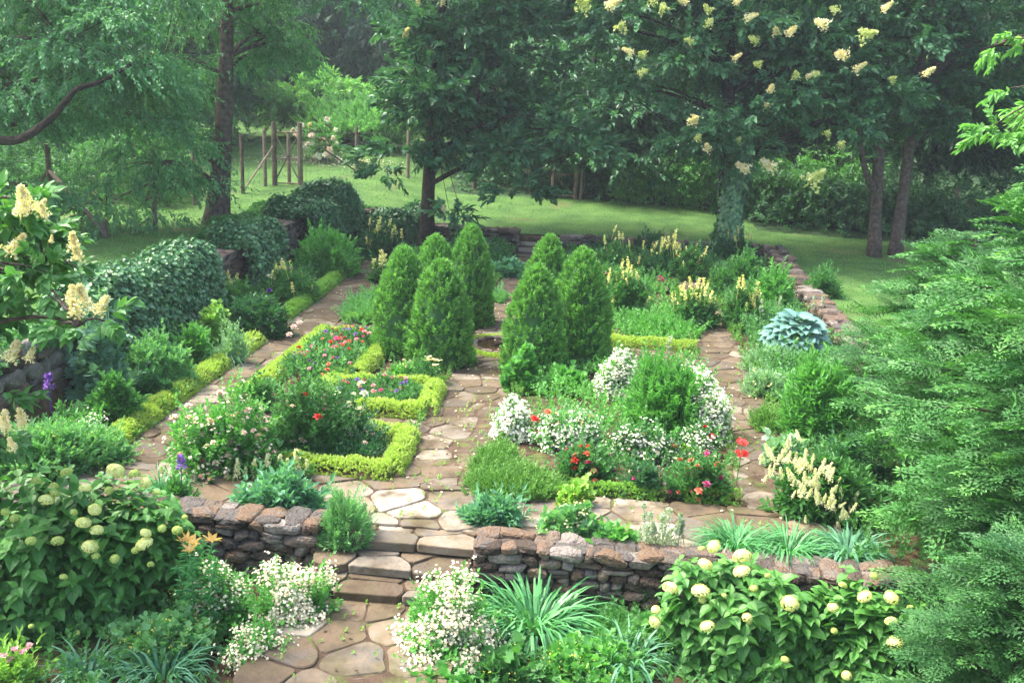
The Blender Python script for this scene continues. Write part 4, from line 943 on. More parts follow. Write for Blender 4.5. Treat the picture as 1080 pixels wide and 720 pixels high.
r, P, d, g = plant('border_daisy', 'green plant with a spray of tiny white daisies by the rounded wall', 'plant', (62, 428, 120, 482), 'fine', 'bright', size=1.2); speckle(r, P, d, M['white'], 260, .03, g, up=.07, mask=lambda P: P[:, 2] > .3*P[:, 2].max())
obj('flower_spike', SPP[0], r, (-.42, 0, .95), (0, 0, 0), 1.3)
r, P, d, g = plant('catmint_mass', 'wide light green mass of soft foliage at the left edge above the low wall', 'shrub', (-30, 440, 138, 512), 'shrub', 'soft', ratio=.55, dens=1.1, size=.8); speckle(r, P, d, M['chart'], 330, .025, g)
plant('green_bush', 'dark leafy plants between daisies and the long lime edging', 'shrub', (98, 405, 146, 458), 'peony', 'mid', size=.8)
plant('catmint_mass', 'soft pale green clump at the near end of the long lime edging', 'plant', (94, 452, 134, 488), 'grey', 'soft')
plant('green_bush', 'shady undergrowth plant below the fine-leaved green mound', 'shrub', (140, 395, 186, 430), 'peony', 'deep', size=.8)
# left back corner
r, P, d, g = plant('foxtail_perennial', 'clump of yellow spikes at the back left before the dark ivy', 'plant', (376, 240, 432, 278), 'peony', 'deep', size=1.0); add_flowers(r, P, d, SPYF, 26, 1.1, g, stand=.3, tilt=.25)
plant('green_bush', 'dark low bush at the foot of the back left wall, under the tree', 'shrub', (455, 252, 540, 288), 'shrub', 'deep', size=1.2)
plant('green_bush', 'low grey-green plants at the right end of the back left wall', 'shrub', (515, 272, 560, 296), 'round', 'blue', size=1.2)
r, P, d, g = plant('foxtail_perennial', 'two pale spikes rising from a small clump behind the soft green bed', 'plant', (392, 278, 412, 300), 'peony', 'mid'); add_flowers(r, P, d, SPYF, 6, 1.6, g, stand=.15, tilt=.1)
r, P, d, g = plant('thyme_bed', 'soft hazy grey-green low bed left of the conifers at the back', 'ground plant', (356, 292, 414, 348), 'fine', 'soft', ratio=2.2, h=.30, amp=.08, dens=1.1, size=1.3); speckle(r, P, d, M['palepink'], 90, .03, g)
plant('thyme_bed', 'low pale green groundcover patch right of the rear spruce', 'ground plant', (516, 288, 534, 322), 'fine', 'soft', ratio=2.5, h=.25, size=1.3)
plant('thyme_bed', 'dull green low plants on the soil behind the left conifers', 'ground plant', (415, 285, 470, 312), 'low', 'mid', ratio=1.2, h=.25, size=1.8)

# --- left beds
def bed(name, label, cat, rect, kind, leaf, h, seed, dens=1.0, size=1.0, flowers=(), group=None, z=0, amp=.12):
    """planting that fills a rectangle of the garden"""
    g = np.random.default_rng(seed); u0, u1, v0, v1 = rect; root = thing(name, label, cat, W((u0+u1)/2, (v0+v1)/2, z), group); root.rotation_euler = (0, 0, -YAW)
    T, L, Wd, k, sl, dn, up, spr = KIND[kind]; L *= size; Wd *= size; sl *= size; n = int((u1-u0)*(v1-v0)*dn*1.9*dens/size**2); hx, hy = (u1-u0)/2, (v1-v0)/2
    x = g.uniform(-1, 1, n); y = g.uniform(-1, 1, n); wx = 1-.10*(1+np.sin(y*hy*6+seed))*(.5+.5*g.random(n)); wy = 1-.08*(1+np.sin(x*hx*7+seed))*(.5+.5*g.random(n)); x = x*wx; y = y*wy; e = np.clip((1-np.maximum(np.abs(x)**3, np.abs(y)**3))*3, .25, 1)
    zz = h*e*(.75+.25*np.sin(x*hx*5+seed)*np.sin(y*hy*4.3+seed*2)+.22*g.normal(size=n)*.6); P = np.stack([x*hx, y*hy, np.maximum(zz-sl*.5, .02)], -1)
    ax = nrm(np.stack([x*.35, y*.35, np.full(n, .6+up)], -1)+rv(n, g)*.6); mb = MB(); sprigs(mb, P, ax, sl, k, T, L, Wd, spr, g, jit=.45, clump=np.clip(g.normal(.5, .22, n), 0, 1)); mb.build('foliage', M[leaf], root)
    dd = np.tile([0, 0, 1.], (n, 1))
    for (ms, cnt, sz, st) in flowers:
        add_flowers(root, P+[0, 0, sl*.6], dd, ms, cnt, sz, g, stand=st, up=.03)
    return root, P, dd, g
bed('geranium_bed', 'bed of pink, red and violet flowers inside the left lime edging', 'flower bed', (-5.5, -4.4, 16.6, 19.8), 'rose', 'mid', .34, 41, size=.95, flowers=[(B('magenta', 'red'), 34, .055, .1), (B('purple'), 26, .045, .08), (B('coral', 'pink'), 26, .055, .1)])
bed('geranium_bed', 'small bed of pink and violet flowers inside the square-cornered lime edging', 'flower bed', (-4.3, -2.9, 15.7, 16.8), 'rose', 'mid', .24, 42, size=.9, flowers=[(B('magenta', 'purple'), 16, .05, .06), (B('pink'), 10, .05, .06)])
r, P, d, g = plant('rose_bush', 'wide pale pink rose bush spilling over the left path', 'rose bush', (166, 412, 312, 514), 'rose', 'bright', ratio=.55, dens=.95, amp=.3)
add_flowers(r, P, d, B('palepink'), 72, .06, g, up=.09); speckle(r, P, d, M['palepink'], 280, .05, g, k=2, up=.08); add_flowers(r, P, d, B('pink'), 25, .05, g, up=.06, where=lambda P: P[:, 2] < .4); add_flowers(r, P, d, B('yellow'), 2, .06, g)
r, P, d, g = plant('rose_bush', 'dark leafy rose bush with a few red blooms in the left bed', 'rose bush', (268, 398, 372, 496), 'rose', 'mid', ratio=.6, amp=.3, inner=.55); add_flowers(r, P, d, B('red'), 6, .065, g, up=.08); add_flowers(r, P, d, B('palepink'), 16, .045, g)
r, P, d, g = plant('rose_bush', 'rose bush topped by large white blooms beside the square lime edging', 'rose bush', (334, 412, 400, 480), 'rose', 'deep', ratio=.75, amp=.2, inner=.55, dens=.9)
for (px, py, s) in [(381, 405, .085), (384, 415, .08), (373, 416, .06), (356, 415, .07), (380, 432, .085), (368, 425, .055), (355, 428, .055), (369, 428, .05)]:
    Yr = r.location[1]-.25; q = A(px, py, Yr)-np.array(r.location); c_, s_ = math.cos(-r.rotation_euler.z), math.sin(-r.rotation_euler.z); obj('blossom', rose_mesh('white', M['white']), r, (c_*q[0]-s_*q[1], s_*q[0]+c_*q[1], q[2]), (.4, 0, px), s)
add_flowers(r, P, d, B('palepink'), 9, .045, g)
bed('rose_seedlings', 'small dark roses with tiny blooms on bare soil in the corner lime edging', 'flower bed', (-4.0, -2.95, 13.2, 14.3), 'rose', 'deep', .26, 43, dens=.42, amp=.3, flowers=[(B('palepink'), 10, .04, .05)])
plant('lavender_clump', 'grey-green wispy clump above the corner lime edging', 'plant', (362, 440, 396, 478), 'thread', 'grey')
plant('green_bush', 'leafy filler between pale pink roses and the flower bed', 'shrub', (246, 392, 300, 440), 'rose', 'mid', dens=.8)
r, P, d, g = plant('astilbe', 'cream astilbe plumes beside the low wall, left of the path', 'plant', (246, 488, 326, 514), 'peony', 'mid', ratio=.6, size=.8)
q0 = np.array(r.location)
for (px, py, s) in [(252, 492, .30), (268, 490, .30), (283, 482, .36), (295, 480, .34), (313, 478, .42), (305, 490, .3), (276, 496, .25), (323, 490, .25), (260, 498, .22)]:
    q = A(px, py+14, q0[1])-q0; obj('flower_plume', SPC[int(px) % 4], r, (q[0], q[1]-.1, max(q[2]-.12, .05)), (g.uniform(-.15, .15), g.uniform(-.15, .15), px), s)
plant('hellebore_clump', 'dark green leafy plants behind the left low wall by the steps', 'plant', (246, 500, 346, 548), 'peony', 'blue', ratio=.5, dens=1.1, size=.9, z=.0)
plant('santolina_mound', 'feathery bright green mound at the end of the left low wall', 'shrub', (338, 524, 390, 592), 'thread', 'soft', size=.9, dens=1.3, ratio=.9)
strap_clump('iris_clump', 'thin iris leaves by the left path near the pale pink roses', 'plant', (150, 490, 196, 530), 'strap', 90, .42, .025, 32, 1.5)
r, P, d, g = plant('salvia_clump', 'green clump with one violet spike above the low wall', 'plant', (172, 512, 206, 540), 'shrub', 'mid'); obj('flower_spike', SPP[1], r, (.05, 0, .5), (0, 0, 0), 1.1)
r, P, d, g = plant('rose_bush', 'little pink rose in front of the left conifers', 'rose bush', (400, 376, 446, 410), 'rose', 'bright', size=.8, dens=.8); add_flowers(r, P, d, B('palepink'), 14, .04, g); add_flowers(r, P, d, B('pink'), 3, .05, g)
r, P, d, g = plant('yarrow', 'flat cream yarrow heads beside the front left conifer', 'plant', (430, 380, 462, 410), 'rose', 'mid', size=.8, dens=.7); add_flowers(r, P, d, [blossom_bunch(7, M['cream'], 16, .03, .09)], 8, 1., g, stand=.1, tilt=.15)

# --- right beds
plant('cranesbill_mound', 'bright leafy clump left at the foot of the right conifers', 'plant', (530, 372, 566, 416), 'round', 'bright', size=.9)
plant('cranesbill_mound', 'bright leafy clump at the foot of the broad right conifer', 'plant', (568, 386, 624, 420), 'round', 'bright', size=.8, ratio=.7)
r, P, d, g = plant('white_phlox', 'tall white flowering clump by the right end of the conifers', 'plant', (628, 374, 668, 424), 'rose', 'bright', size=.9); speckle(r, P, d, M['white'], 700, .045, g, k=4, rad=.07)
r, P, d, g = plant('feathery_cosmos', 'tall feathery bright green mass in the middle of the right bed', 'shrub', (652, 372, 748, 470), 'feathery', 'bright', ratio=.9, dens=.9, size=.9, amp=.2); add_flowers(r, P, d, SPS, 16, 1.1, g, stand=.3, tilt=.1, where=lambda P: P[:, 1] > .2)
r, P, d, g = plant('white_phlox', 'white flowering clump between feathery mass and the right path, upper', 'plant', (716, 386, 750, 416), 'rose', 'bright', size=.9); speckle(r, P, d, M['white'], 420, .045, g, k=4, rad=.07)
r, P, d, g = plant('white_phlox', 'bright white flowering clump beside the right path, lower', 'plant', (722, 404, 766, 468), 'rose', 'bright', size=.9); speckle(r, P, d, M['white'], 900, .05, g, k=4, rad=.07)
r, P, d, g = plant('white_phlox', 'silvery white flowers at the left corner of the right bed', 'plant', (514, 418, 566, 470), 'grey', 'soft', size=.9); speckle(r, P, d, M['white'], 700, .05, g, k=4, rad=.07); add_flowers(r, P, d, B('coral'), 4, .07, g)
r, P, d, g = plant('white_phlox', 'white flowers fading into green in the middle of the right bed front', 'plant', (556, 424, 640, 484), 'rose', 'soft', size=1.0, amp=.2); speckle(r, P, d, M['white'], 620, .045, g, k=4, rad=.07, mask=lambda P: P[:, 2] < .45)
add_flowers(r, P, d, B('red', 'coral'), 22, .075, g, up=.1)
r, P, d, g = plant('white_phlox', 'long drift of white blooms under the feathery mass, above the red roses', 'plant', (630, 442, 726, 494), 'rose', 'mid', ratio=.5, size=1.0); speckle(r, P, d, M['white'], 520, .045, g, k=3, rad=.06, mask=lambda P: P[:, 1] < .1); add_flowers(r, P, d, B('coral'), 3, .06, g)
r, P, d, g = plant('white_phlox', 'small white clump with a red bloom right of the long drift', 'plant', (716, 448, 756, 486), 'rose', 'mid'); speckle(r, P, d, M['white'], 160, .045, g, k=3, rad=.06); add_flowers(r, P, d, B('red'), 4, .07, g)
r, P, d, g = plant('rose_bush', 'dark rose bush with scattered coral blooms left of the bare soil', 'rose bush', (572, 458, 660, 520), 'rose', 'mid', ratio=.6, inner=.6, amp=.2); add_flowers(r, P, d, B('coral', 'magenta', 'red'), 34, .065, g, up=.1)
r, P, d, g = plant('rose_bush', 'low dark rose with small coral and magenta blooms above the edging, right', 'rose bush', (692, 474, 776, 536), 'rose', 'mid', ratio=.6, inner=.6, amp=.2, dens=1.1); add_flowers(r, P, d, B('coral', 'magenta', 'red'), 40, .06, g, up=.1)
r, P, d, g = plant('rose_bush', 'small low rose on bare soil, centre of the front right bed', 'rose bush', (650, 480, 706, 530), 'rose', 'deep', ratio=.6, inner=.6, dens=.6); add_flowers(r, P, d, B('magenta', 'palepink'), 10, .045, g)
bed('rose_seedlings', 'scattered seedlings and tiny white blooms on the dark soil of the right bed', 'ground plant', (0.0, 2.1, 13.1, 14.4), 'rose', 'mid', .16, 44, dens=.22, flowers=[(B('palepink'), 14, .035, .03), (B('magenta'), 8, .04, .03)])
root = thing('red_lily', 'vivid red flower heads on a thin stem against the right path', 'flower', G(776, 512), None); q0 = np.array(root.location)
for k_, (px, py) in enumerate([(783, 467), (782, 479)]):
    q = A(px, py, q0[1]+.1)-q0; mb = MB(); tube(mb, bez((0, 0, 0), (q[0]*.3, 0, q[2]*.6), q, 6), [.006]*6, 5, .5); mb.build('stem', M_stem, root)
    obj('flower_head', blossom_bunch(60+k_, M['red'], 14, .05, .085, 'flower_head'), root, q, (.3, 0, 0), 1.0)
plant('thyme_carpet', 'green grassy carpet beside the main path at the front', 'ground plant', (480, 474, 604, 538), 'thread', 'moss', ratio=.95, size=.75, h=.22, power=3.0, dens=2.6, cap=5200)
plant('thyme_carpet', 'darker hump of the grassy carpet near the white corner flowers', 'ground plant', (490, 460, 560, 508), 'thread', 'moss', size=.8, h=.3, ratio=1.0, dens=1.8)
plant('peony_bush', 'blue-green leafy peony at the front end of the carpet, behind the wall', 'plant', (484, 524, 556, 562), 'peony', 'blue', ratio=.6, size=.8)
r, P, d, g = plant('lady_mantle', 'pale green mantle leaves with white tufts behind the right low wall', 'plant', (566, 528, 640, 578), 'round', 'soft', ratio=.5); speckle(r, P, d, M['cream'], 260, .035, g)
r, P, d, g = plant('lady_mantle', 'yellow-green flowering mantle clump behind the right low wall', 'plant', (590, 512, 622, 540), 'round', 'limed'); speckle(r, P, d, M['chart'], 130, .03, g)
r, P, d, g = plant('lady_mantle', 'flat green leafy patch behind the right low wall, left of silver spikes', 'plant', (628, 556, 666, 584), 'round', 'bright', ratio=.5)
r, P, d, g = plant('lamb_ear', 'woolly silver spikes standing on the right low wall', 'plant', (660, 556, 722, 588), 'silver', 'silver', ratio=.4, dens=.5); add_flowers(r, P, d, SPS, 12, .9, g, stand=.15, tilt=.2)
for i, (u0, v0) in enumerate([(-1.45, 12.6), (-1.5, 15.4), (-1.6, 14.6), (2.15, 13.2)]):
    pass
# far right bed
r, P, d, g = plant('thyme_bed', 'flat light green bed with tiny pink dots right of the conifers', 'ground plant', (648, 304, 742, 366), 'fine', 'bright', ratio=1.25, h=.30, size=1.35, amp=.06, dens=1.1); speckle(r, P, d, M['palepink'], 120, .035, g, k=1)
def foxtails(lab, box, n, leaf='mid', s=1.35, seed=None, stand=.3):
    r, P, d, g = plant('foxtail_perennial', lab, 'plant', box, 'peony', leaf, size=.95, dens=.9, seed=seed); add_flowers(r, P, d, SPYF, int(n*.85), s*.7, g, stand=stand*1.3, tilt=.3); return r
foxtails('yellow spikes right beside the broad right conifer, front', (628, 288, 690, 338), 30)
foxtails('yellow spikes behind the conifer near the white roses at the back', (624, 258, 676, 294), 20)
foxtails('yellow spikes before the back right wall, centre', (660, 258, 722, 296), 34, 'deep')
foxtails('yellow spikes crowding the right path near its steps', (700, 300, 756, 350), 38)
foxtails('yellow spikes on the right side of the right path', (758, 302, 806, 352), 30)
foxtails('yellow spikes at the back wall near the ivied trunk', (738, 246, 800, 286), 24, 'deep')
foxtails('sparse yellow spikes at the back, above the pink flowers', (700, 262, 748, 300), 18, 'mid')
r, P, d, g = plant('pink_dianthus', 'patch of magenta and pink flowers at the back of the far right bed', 'plant', (672, 292, 716, 310), 'low', 'mid', size=1.5, ratio=.7); add_flowers(r, P, d, B('magenta', 'pink'), 40, .09, g)
r, P, d, g = plant('rose_bush', 'pale rose with pinkish white blooms behind the broad right conifer', 'rose bush', (626, 280, 648, 314), 'rose', 'mid', size=1.2); add_flowers(r, P, d, B('palepink'), 16, .08, g)
plant('green_bush', 'dark bushes along the foot of the back right wall, left', 'shrub', (618, 248, 664, 276), 'shrub', 'deep', size=1.3)
plant('green_bush', 'dark bushes along the foot of the back right wall, middle', 'shrub', (664, 246, 716, 278), 'shrub', 'deep', size=1.3)
plant('green_bush', 'grey-blue small bush by the back right wall near the trunk', 'shrub', (716, 262, 752, 284), 'shrub', 'blue', size=1.2)
# right border
plant('green_bush', 'large mid green bush in the back right corner under the side wall', 'shrub', (744, 268, 812, 322), 'shrub', 'mid', size=1.3, ratio=.8)
plant('green_bush', 'bright green bush in the back right corner before the side wall', 'shrub', (780, 280, 842, 336), 'shrub', 'bright', size=1.2, ratio=.8)
plant('green_bush', 'light green low foliage left of the back corner bushes', 'shrub', (746, 290, 776, 316), 'fine', 'bright', size=1.5)
c, rx, ry, h = foot(804, 330, 868, 384, .8); root = thing('hosta', 'large blue-leaved hosta in the right border', 'hosta', c); g = np.random.default_rng(71); mb = MB(); n = 110
t = (np.arange(n)+.5)/n; a = np.arange(n)*2.4; rr = np.sqrt(t); P = np.stack([rx*.72*rr*np.cos(a), ry*.9*rr*np.sin(a), h*(.92-.55*rr**2)+g.normal(size=n)*.03], -1)
D = nrm(np.stack([np.cos(a), np.sin(a), .45-.6*rr], -1)+rv(n, g)*.2); mb.inst(OVA, P, D, np.array([[0, -.3, 1.]])+rv(n, g)*.25, np.stack([.26*np.ones(n), .30+.08*g.random(n), .3*np.ones(n)], -1), g.random(n)); mb.build('leaves', M['hosta'], root, smooth=True)
for i in range(4): obj('flower_spike', SPS[i % 3], root, (g.normal()*.3, g.normal()*.2, h+.1), (0, 0, 0), 1.0)
plant('grey_mound', 'grey-green soft mound below the blue hosta', 'plant', (776, 364, 836, 398), 'grey', 'grey', ratio=.7)
r, P, d, g = plant('grey_mound', 'pale silvery mound with yellow tips beside the right path', 'plant', (778, 384, 828, 424), 'thread', 'grey', ratio=.8); speckle(r, P, d, M['yellow'], 50, .04, g)
plant('thyme_carpet', 'vivid mossy green mound at the right path edge', 'ground plant', (784, 408, 834, 462), 'thread', 'moss', ratio=1.3, size=.8, h=.32)
plant('phlox_clump', 'tall leafy green clump of pointed leaves in the right border', 'shrub', (818, 372, 902, 478), 'tallleaf', 'bright', ratio=.8, dens=1.5, size=.85)
plant('green_bush', 'small glossy bush between the pointed-leaf clump and the hemlocks', 'shrub', (862, 458, 936, 526), 'shrub', 'deep', ratio=.7)
r, P, d, g = plant('astilbe', 'big drift of cream astilbe plumes leaning over the right path', 'plant', (808, 478, 912, 558), 'peony', 'mid', ratio=.6, size=.9)
q0 = np.array(r.location); rz = r.rotation_euler.z
for i in range(84):
    t = g.random(); px = 820+72*t+g.normal()*15; py = 470+64*t+g.normal()*10; q = A(px, py+8, q0[1]-.45+g.uniform(-.3, .3))-q0; c_, s_ = math.cos(-rz), math.sin(-rz)
    obj('flower_plume', SPC[i % 4], r, (c_*q[0]-s_*q[1], s_*q[0]+c_*q[1], q[2]-.1), (g.uniform(-.1, .6), g.uniform(-.7, .3), g.uniform(0, 6)), g.uniform(.11, .22))
r, P, d, g = plant('lamb_ear', 'pale rounded-leaf clump at the top of the cream astilbe drift', 'plant', (806, 458, 842, 500), 'round', 'grey')
strap_clump('lily_turf', 'long grassy leaves behind the right low wall, left clump', 'plant', (742, 548, 806, 594), 'strap', 420, .52, .022, 33, .7)
strap_clump('lily_turf', 'long grassy leaves behind the right low wall, middle clump', 'plant', (798, 548, 860, 598), 'strap', 420, .52, .022, 34, .7)
strap_clump('lily_turf', 'broader grassy leaves at the right, below the hemlock', 'plant', (852, 552, 930, 604), 'blue', 380, .46, .035, 35, .7)
# outside the walls
plant('green_bush', 'low dark bush outside the right side wall on the lawn', 'shrub', (842, 282, 886, 318), 'shrub', 'mid', size=1.2, ratio=1.2)

# --- ivy over the left walls
def ivy_mass(label, pts, w, h, seed, z=0.0, leaf='ivy', dens=900, zlo=0.0, cat='ivy', name='ivy_hedge', size=1.0, hump=.1):
    g = np.random.default_rng(seed); pts = np.array(pts, float); root = thing(name, label, cat, W(*pts[0], z)); o0 = np.array(root.location)
    seg = np.linalg.norm(np.diff(pts, axis=0), axis=1); tot = seg.sum(); per = 2*h+w; n = int(tot*per*dens/size**2); s = g.uniform(-.02, 1.02, n)*tot; cs = np.concatenate([[0], np.cumsum(seg)])
    k = np.clip(np.searchsorted(cs, s)-1, 0, len(seg)-1); f = (s-cs[k])/seg[k]; c = pts[k]+(pts[k+1]-pts[k])*f[:, None]; dr = (pts[k+1]-pts[k])/seg[k][:, None]; nn = np.stack([dr[:, 1], -dr[:, 0]], -1)
    a = g.uniform(0, math.pi, n); p_ = 5.0; ca, sa = np.cos(a), np.sin(a); Lp = (np.abs(ca)**p_+np.abs(sa)**p_)**(-1/p_); taper = np.clip(1-((s/tot-.5)*2)**10*.10, .5, 1)
    bmp = 1+hump*np.sin(s*1.9+seed)+hump*.8*np.sin(s*3.7+a*3)+.04*g.normal(size=n); off = ca*Lp*w/2*bmp*taper; zz = sa*Lp*h*bmp*taper; keep = zz > zlo*h
    c, nn, off, zz, a, s, dr = [q[keep] for q in (c, nn, off, zz, a, s, dr)]; n = len(c)
    uv = c+nn*off[:, None]; P = np.stack([CY*uv[:, 0]+SY*uv[:, 1], -SY*uv[:, 0]+CY*uv[:, 1], zz+z], -1); nw = nn*np.cos(a)[:, None]; Nn = nrm(np.stack([CY*nw[:, 0]+SY*nw[:, 1], -SY*nw[:, 0]+CY*nw[:, 1], np.sin(a)], -1))
    D = nrm(Nn*.3+rv(n, g)*.6+[0, 0, -.8]); L = .075*size*(.6+.7*g.random(n)); mb = MB(); mb.inst(LOB, P-o0+Nn*(.03+.07*g.random((n, 1))), D, Nn+rv(n, g)*.45+[0, 0, .25], np.stack([L, L, L], -1), g.random(n)); 
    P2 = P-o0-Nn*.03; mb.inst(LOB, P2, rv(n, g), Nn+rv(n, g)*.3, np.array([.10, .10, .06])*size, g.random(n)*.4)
    mb.build('foliage', M[leaf], root)
    st = MB()
    for i in range(int(tot*4)):
        j = g.integers(n); tube(st, bez(np.array([P[j][0], P[j][1], .02])-o0, P[j]-o0-Nn[j]*.1-[0, 0, .3], P[j]-o0-Nn[j]*.06, 5), [.02, .018, .015, .012, .008], 4)
    st.build('stems', M_twig, root); return root
ivy_mass('long clipped ivy hedge with a square end over the left wall', [(-8.72, 15.4), (-8.7, 16.5), (-8.62, 18.6), (-8.6, 20.7)], 1.05, 1.72, 81, zlo=.0, hump=.03)
ivy_mass('thin ivy over the top of the near left wall', [(-8.95, 11.3), (-8.9, 15.6)], .7, .22, 82, z=1.14, hump=.12, leaf='mid')
ivy_mass('ivy curtain hanging over the stone pier', [(-8.6, 22.6), (-8.6, 25.4)], .95, 1.45, 83, zlo=.12, hump=.16)
ivy_mass('dark ivy mound over the back left wall corner', [(-8.6, 27.4), (-8.5, 30.0), (-8.2, 31.9)], 1.5, 1.7, 84, zlo=.4, leaf='ivy', hump=.14)
ivy_mass('dark ivy mound spreading right along the back left wall', [(-8.0, 32.0), (-6.4, 32.1), (-5.6, 32.2)], 1.2, 1.1, 85, leaf='deep', hump=.14)
ivy_mass('ground ivy on the lawn side behind the stone pier', [(-9.6, 24.5), (-9.7, 28), (-9.6, 31)], 1.3, .35, 86, z=1.0, leaf='mid', hump=.2)

# --- foreground, lower level
def hydrangea(label, box, n_sprig, heads, seed, z=-.6, ratio=.7, h=None):
    g = np.random.default_rng(seed); c, rx, ry, hh = foot(*box, ratio=ratio, z=z); hh = h or hh
    root = thing('hydrangea_bush', label, 'hydrangea', c); root.rotation_euler = (0, 0, -math.atan2(c[0], c[1]))
    P, d = mound_pts(n_sprig, rx*.95, ry*.95, hh*.92, g, amp=.13, inner=.5, power=3.4); ax = nrm(d+[0, 0, .5]+rv(len(P), g)*.35); mb = MB()
    n = len(P); X = nrm(np.cross(ax, rv(n, g))); Yv = np.cross(ax, X)
    for i in range(6):                                             # opposite pairs of broad pointed leaves
        t = [0, 0, .5, .5, 1, 1][i]; a = (i % 2)*math.pi + (i//2)*math.pi/2; rad = math.cos(a)*X+math.sin(a)*Yv; s = [.21, .21, .19, .19, .13, .13][i]*(.65+.55*g.random(n))
        D = nrm(rad+ax*(.15+.25*t)+g.normal(size=(n, 3))*.15-[0, 0, .28]); mb.inst(OVA, P+ax*(.16*t-.12), D, leaf_normals(D, g, 1.0, .3)+ax*.5, np.stack([s*.68, s, s], -1), np.clip(.35*g.random(n)+.35*t+.3*g.random(n), 0, 1))
    mb.build('foliage', M['hyd'], root); st = MB()
    for i in g.choice(n, min(60, n), replace=False): b = P[i]*[.3, .3, 0]; tube(st, bez(b, b+[0, 0, P[i][2]*.5], P[i], 6), np.linspace(.012, .006, 6), 5)
    st.build('stems', M_stem, root)
    cz, sz = math.cos(-root.rotation_euler.z), math.sin(-root.rotation_euler.z)
    for (px, py, s, kk) in heads:
        rd = ray(px, py); rd = rd/np.linalg.norm(rd)                # where this line of sight meets the bush
        o_ = CP-c; o2 = np.array([cz*o_[0]-sz*o_[1], sz*o_[0]+cz*o_[1], o_[2]]); r2 = np.array([cz*rd[0]-sz*rd[1], sz*rd[0]+cz*rd[1], rd[2]])
        ts = np.linspace(4, 20, 800); Q = o2+ts[:, None]*r2; ins = (np.abs(Q/[rx*1.02, ry*1.02, hh*1.02])**2.4).sum(1) < 1; k = np.argmax(ins) if ins.any() else np.argmin((np.abs(Q/[rx, ry, hh])**2.4).sum(1)); q = Q[k]
        obj('flower_head', {'c': HYC, 'w': HYW, 'g': HYG}[kk][int(px) % 2], root, q, (g.uniform(-.2, .7), g.uniform(-.4, .4), g.uniform(0, 6)), tuple(s*(.74 if kk == 'g' else .84)*g.uniform(.85, 1.12) for _ in range(3)))
    return root
hydrangea('big hydrangea with lime and cream flower heads at the lower left', (-60, 498, 215, 690), 1150,
          [(122, 497, .13, 'w'), (49, 527, .10, 'w'), (90, 515, .08, 'w'), (153, 509, .09, 'c'), (70, 498, .09, 'g'), (142, 500, .09, 'g'), (38, 507, .08, 'g'), (57, 512, .07, 'g'), (58, 520, .07, 'g'), (88, 551, .10, 'w'), (102, 559, .085, 'c'), (61, 570, .09, 'g'), (95, 576, .105, 'w'),
           (33, 570, .075, 'g'), (101, 586, .06, 'g'), (121, 589, .075, 'g'), (152, 573, .105, 'w'), (154, 562, .08, 'c'), (143, 580, .06, 'g'), (171, 557, .07, 'g'), (187, 559, .08, 'g'), (159, 595, .06, 'g'), (67, 608, .06, 'g'), (6, 540, .07, 'g'), (15, 546, .07, 'g'), (81, 668, .05, 'g'), (113, 671, .04, 'g'), (33, 660, .05, 'g'), (100, 537, .08, 'c'), (78, 540, .06, 'g'), (195, 545, .05, 'g'), (115, 517, .07, 'g'), (165, 520, .06, 'g')], 91, h=2.15, ratio=.5)
hydrangea('hydrangea with cream heads in front of the right low wall', (676, 588, 880, 745), 680,
          [(744, 595, .09, 'c'), (753, 576, .09, 'c'), (783, 587, .12, 'w'), (782, 602, .10, 'w'), (739, 623, .12, 'w'), (833, 636, .12, 'c'), (746, 660, .085, 'c'), (788, 651, .07, 'c'), (707, 620, .10, 'c'), (692, 643, .07, 'c'), (691, 656, .09, 'c'), (795, 620, .06, 'g'), (764, 628, .05, 'g'), (740, 578, .05, 'g'), (828, 695, .06, 'g'), (810, 607, .05, 'g'), (790, 655, .05, 'g'), (893, 712, .07, 'c'), (741, 632, .06, 'g')], 92, h=1.56)
hydrangea('smaller hydrangea right of the cream headed one, half in shade', (846, 618, 962, 750), 420,
          [(912, 629, .09, 'c'), (940, 630, .09, 'c'), (879, 640, .08, 'c'), (940, 655, .075, 'c'), (945, 678, .11, 'w'), (922, 607, .06, 'g'), (889, 617, .06, 'g'), (880, 665, .05, 'g'), (960, 640, .05, 'g')], 93, h=1.35)
def daisies(label, box, n, seed, ratio=.8, z=-.6, h=None, dens=1.0, lo=.0):
    r, P, d, g = plant('feverfew', label, 'flower clump', box, 'rose', 'bright', seed=seed, ratio=ratio, z=z, h=h, dens=.9*dens, size=.95, amp=.22)
    hm = P[:, 2].max(); speckle(r, P, d, M['feverfew'], int(n*1.5), .036, g, k=4, rad=.055, up=.10, mask=lambda P: (P[:, 2] > lo*hm) & (np.sin(P[:, 0]*9+seed)+np.sin(P[:, 1]*8+P[:, 2]*7+seed*2) > -.5)); return r
daisies('foaming white feverfew right of the steps, the largest clump', (408, 568, 524, 722), 1500, 101, h=.95)
daisies('white feverfew spilling onto the lower path, left side', (256, 588, 358, 690), 1000, 102, h=.85)
daisies('smaller white feverfew beside the lilies, behind the lower clump', (196, 612, 262, 680), 150, 103, h=.7)
daisies('few white feverfew sprigs at the bottom left of the path', (236, 650, 320, 726), 260, 104, h=.5)
daisies('trailing white feverfew at the foot of the largest clump', (420, 668, 510, 735), 320, 105, h=.5)
r, P, d, g = plant('lady_mantle', 'lime flowering mantle clump at the foot of the big hydrangea', 'plant', (130, 630, 240, 716), 'round', 'soft', z=-.6, h=.5, size=.7); speckle(r, P, d, M['chart'], 700, .022, g, k=3, rad=.04)
r, P, d, g = plant('lady_mantle', 'lime flowering mantle clump between the two left feverfews', 'plant', (176, 600, 262, 670), 'round', 'mid', z=-.6, h=.6, size=.7); speckle(r, P, d, M['chart'], 500, .022, g, k=3, rad=.04)
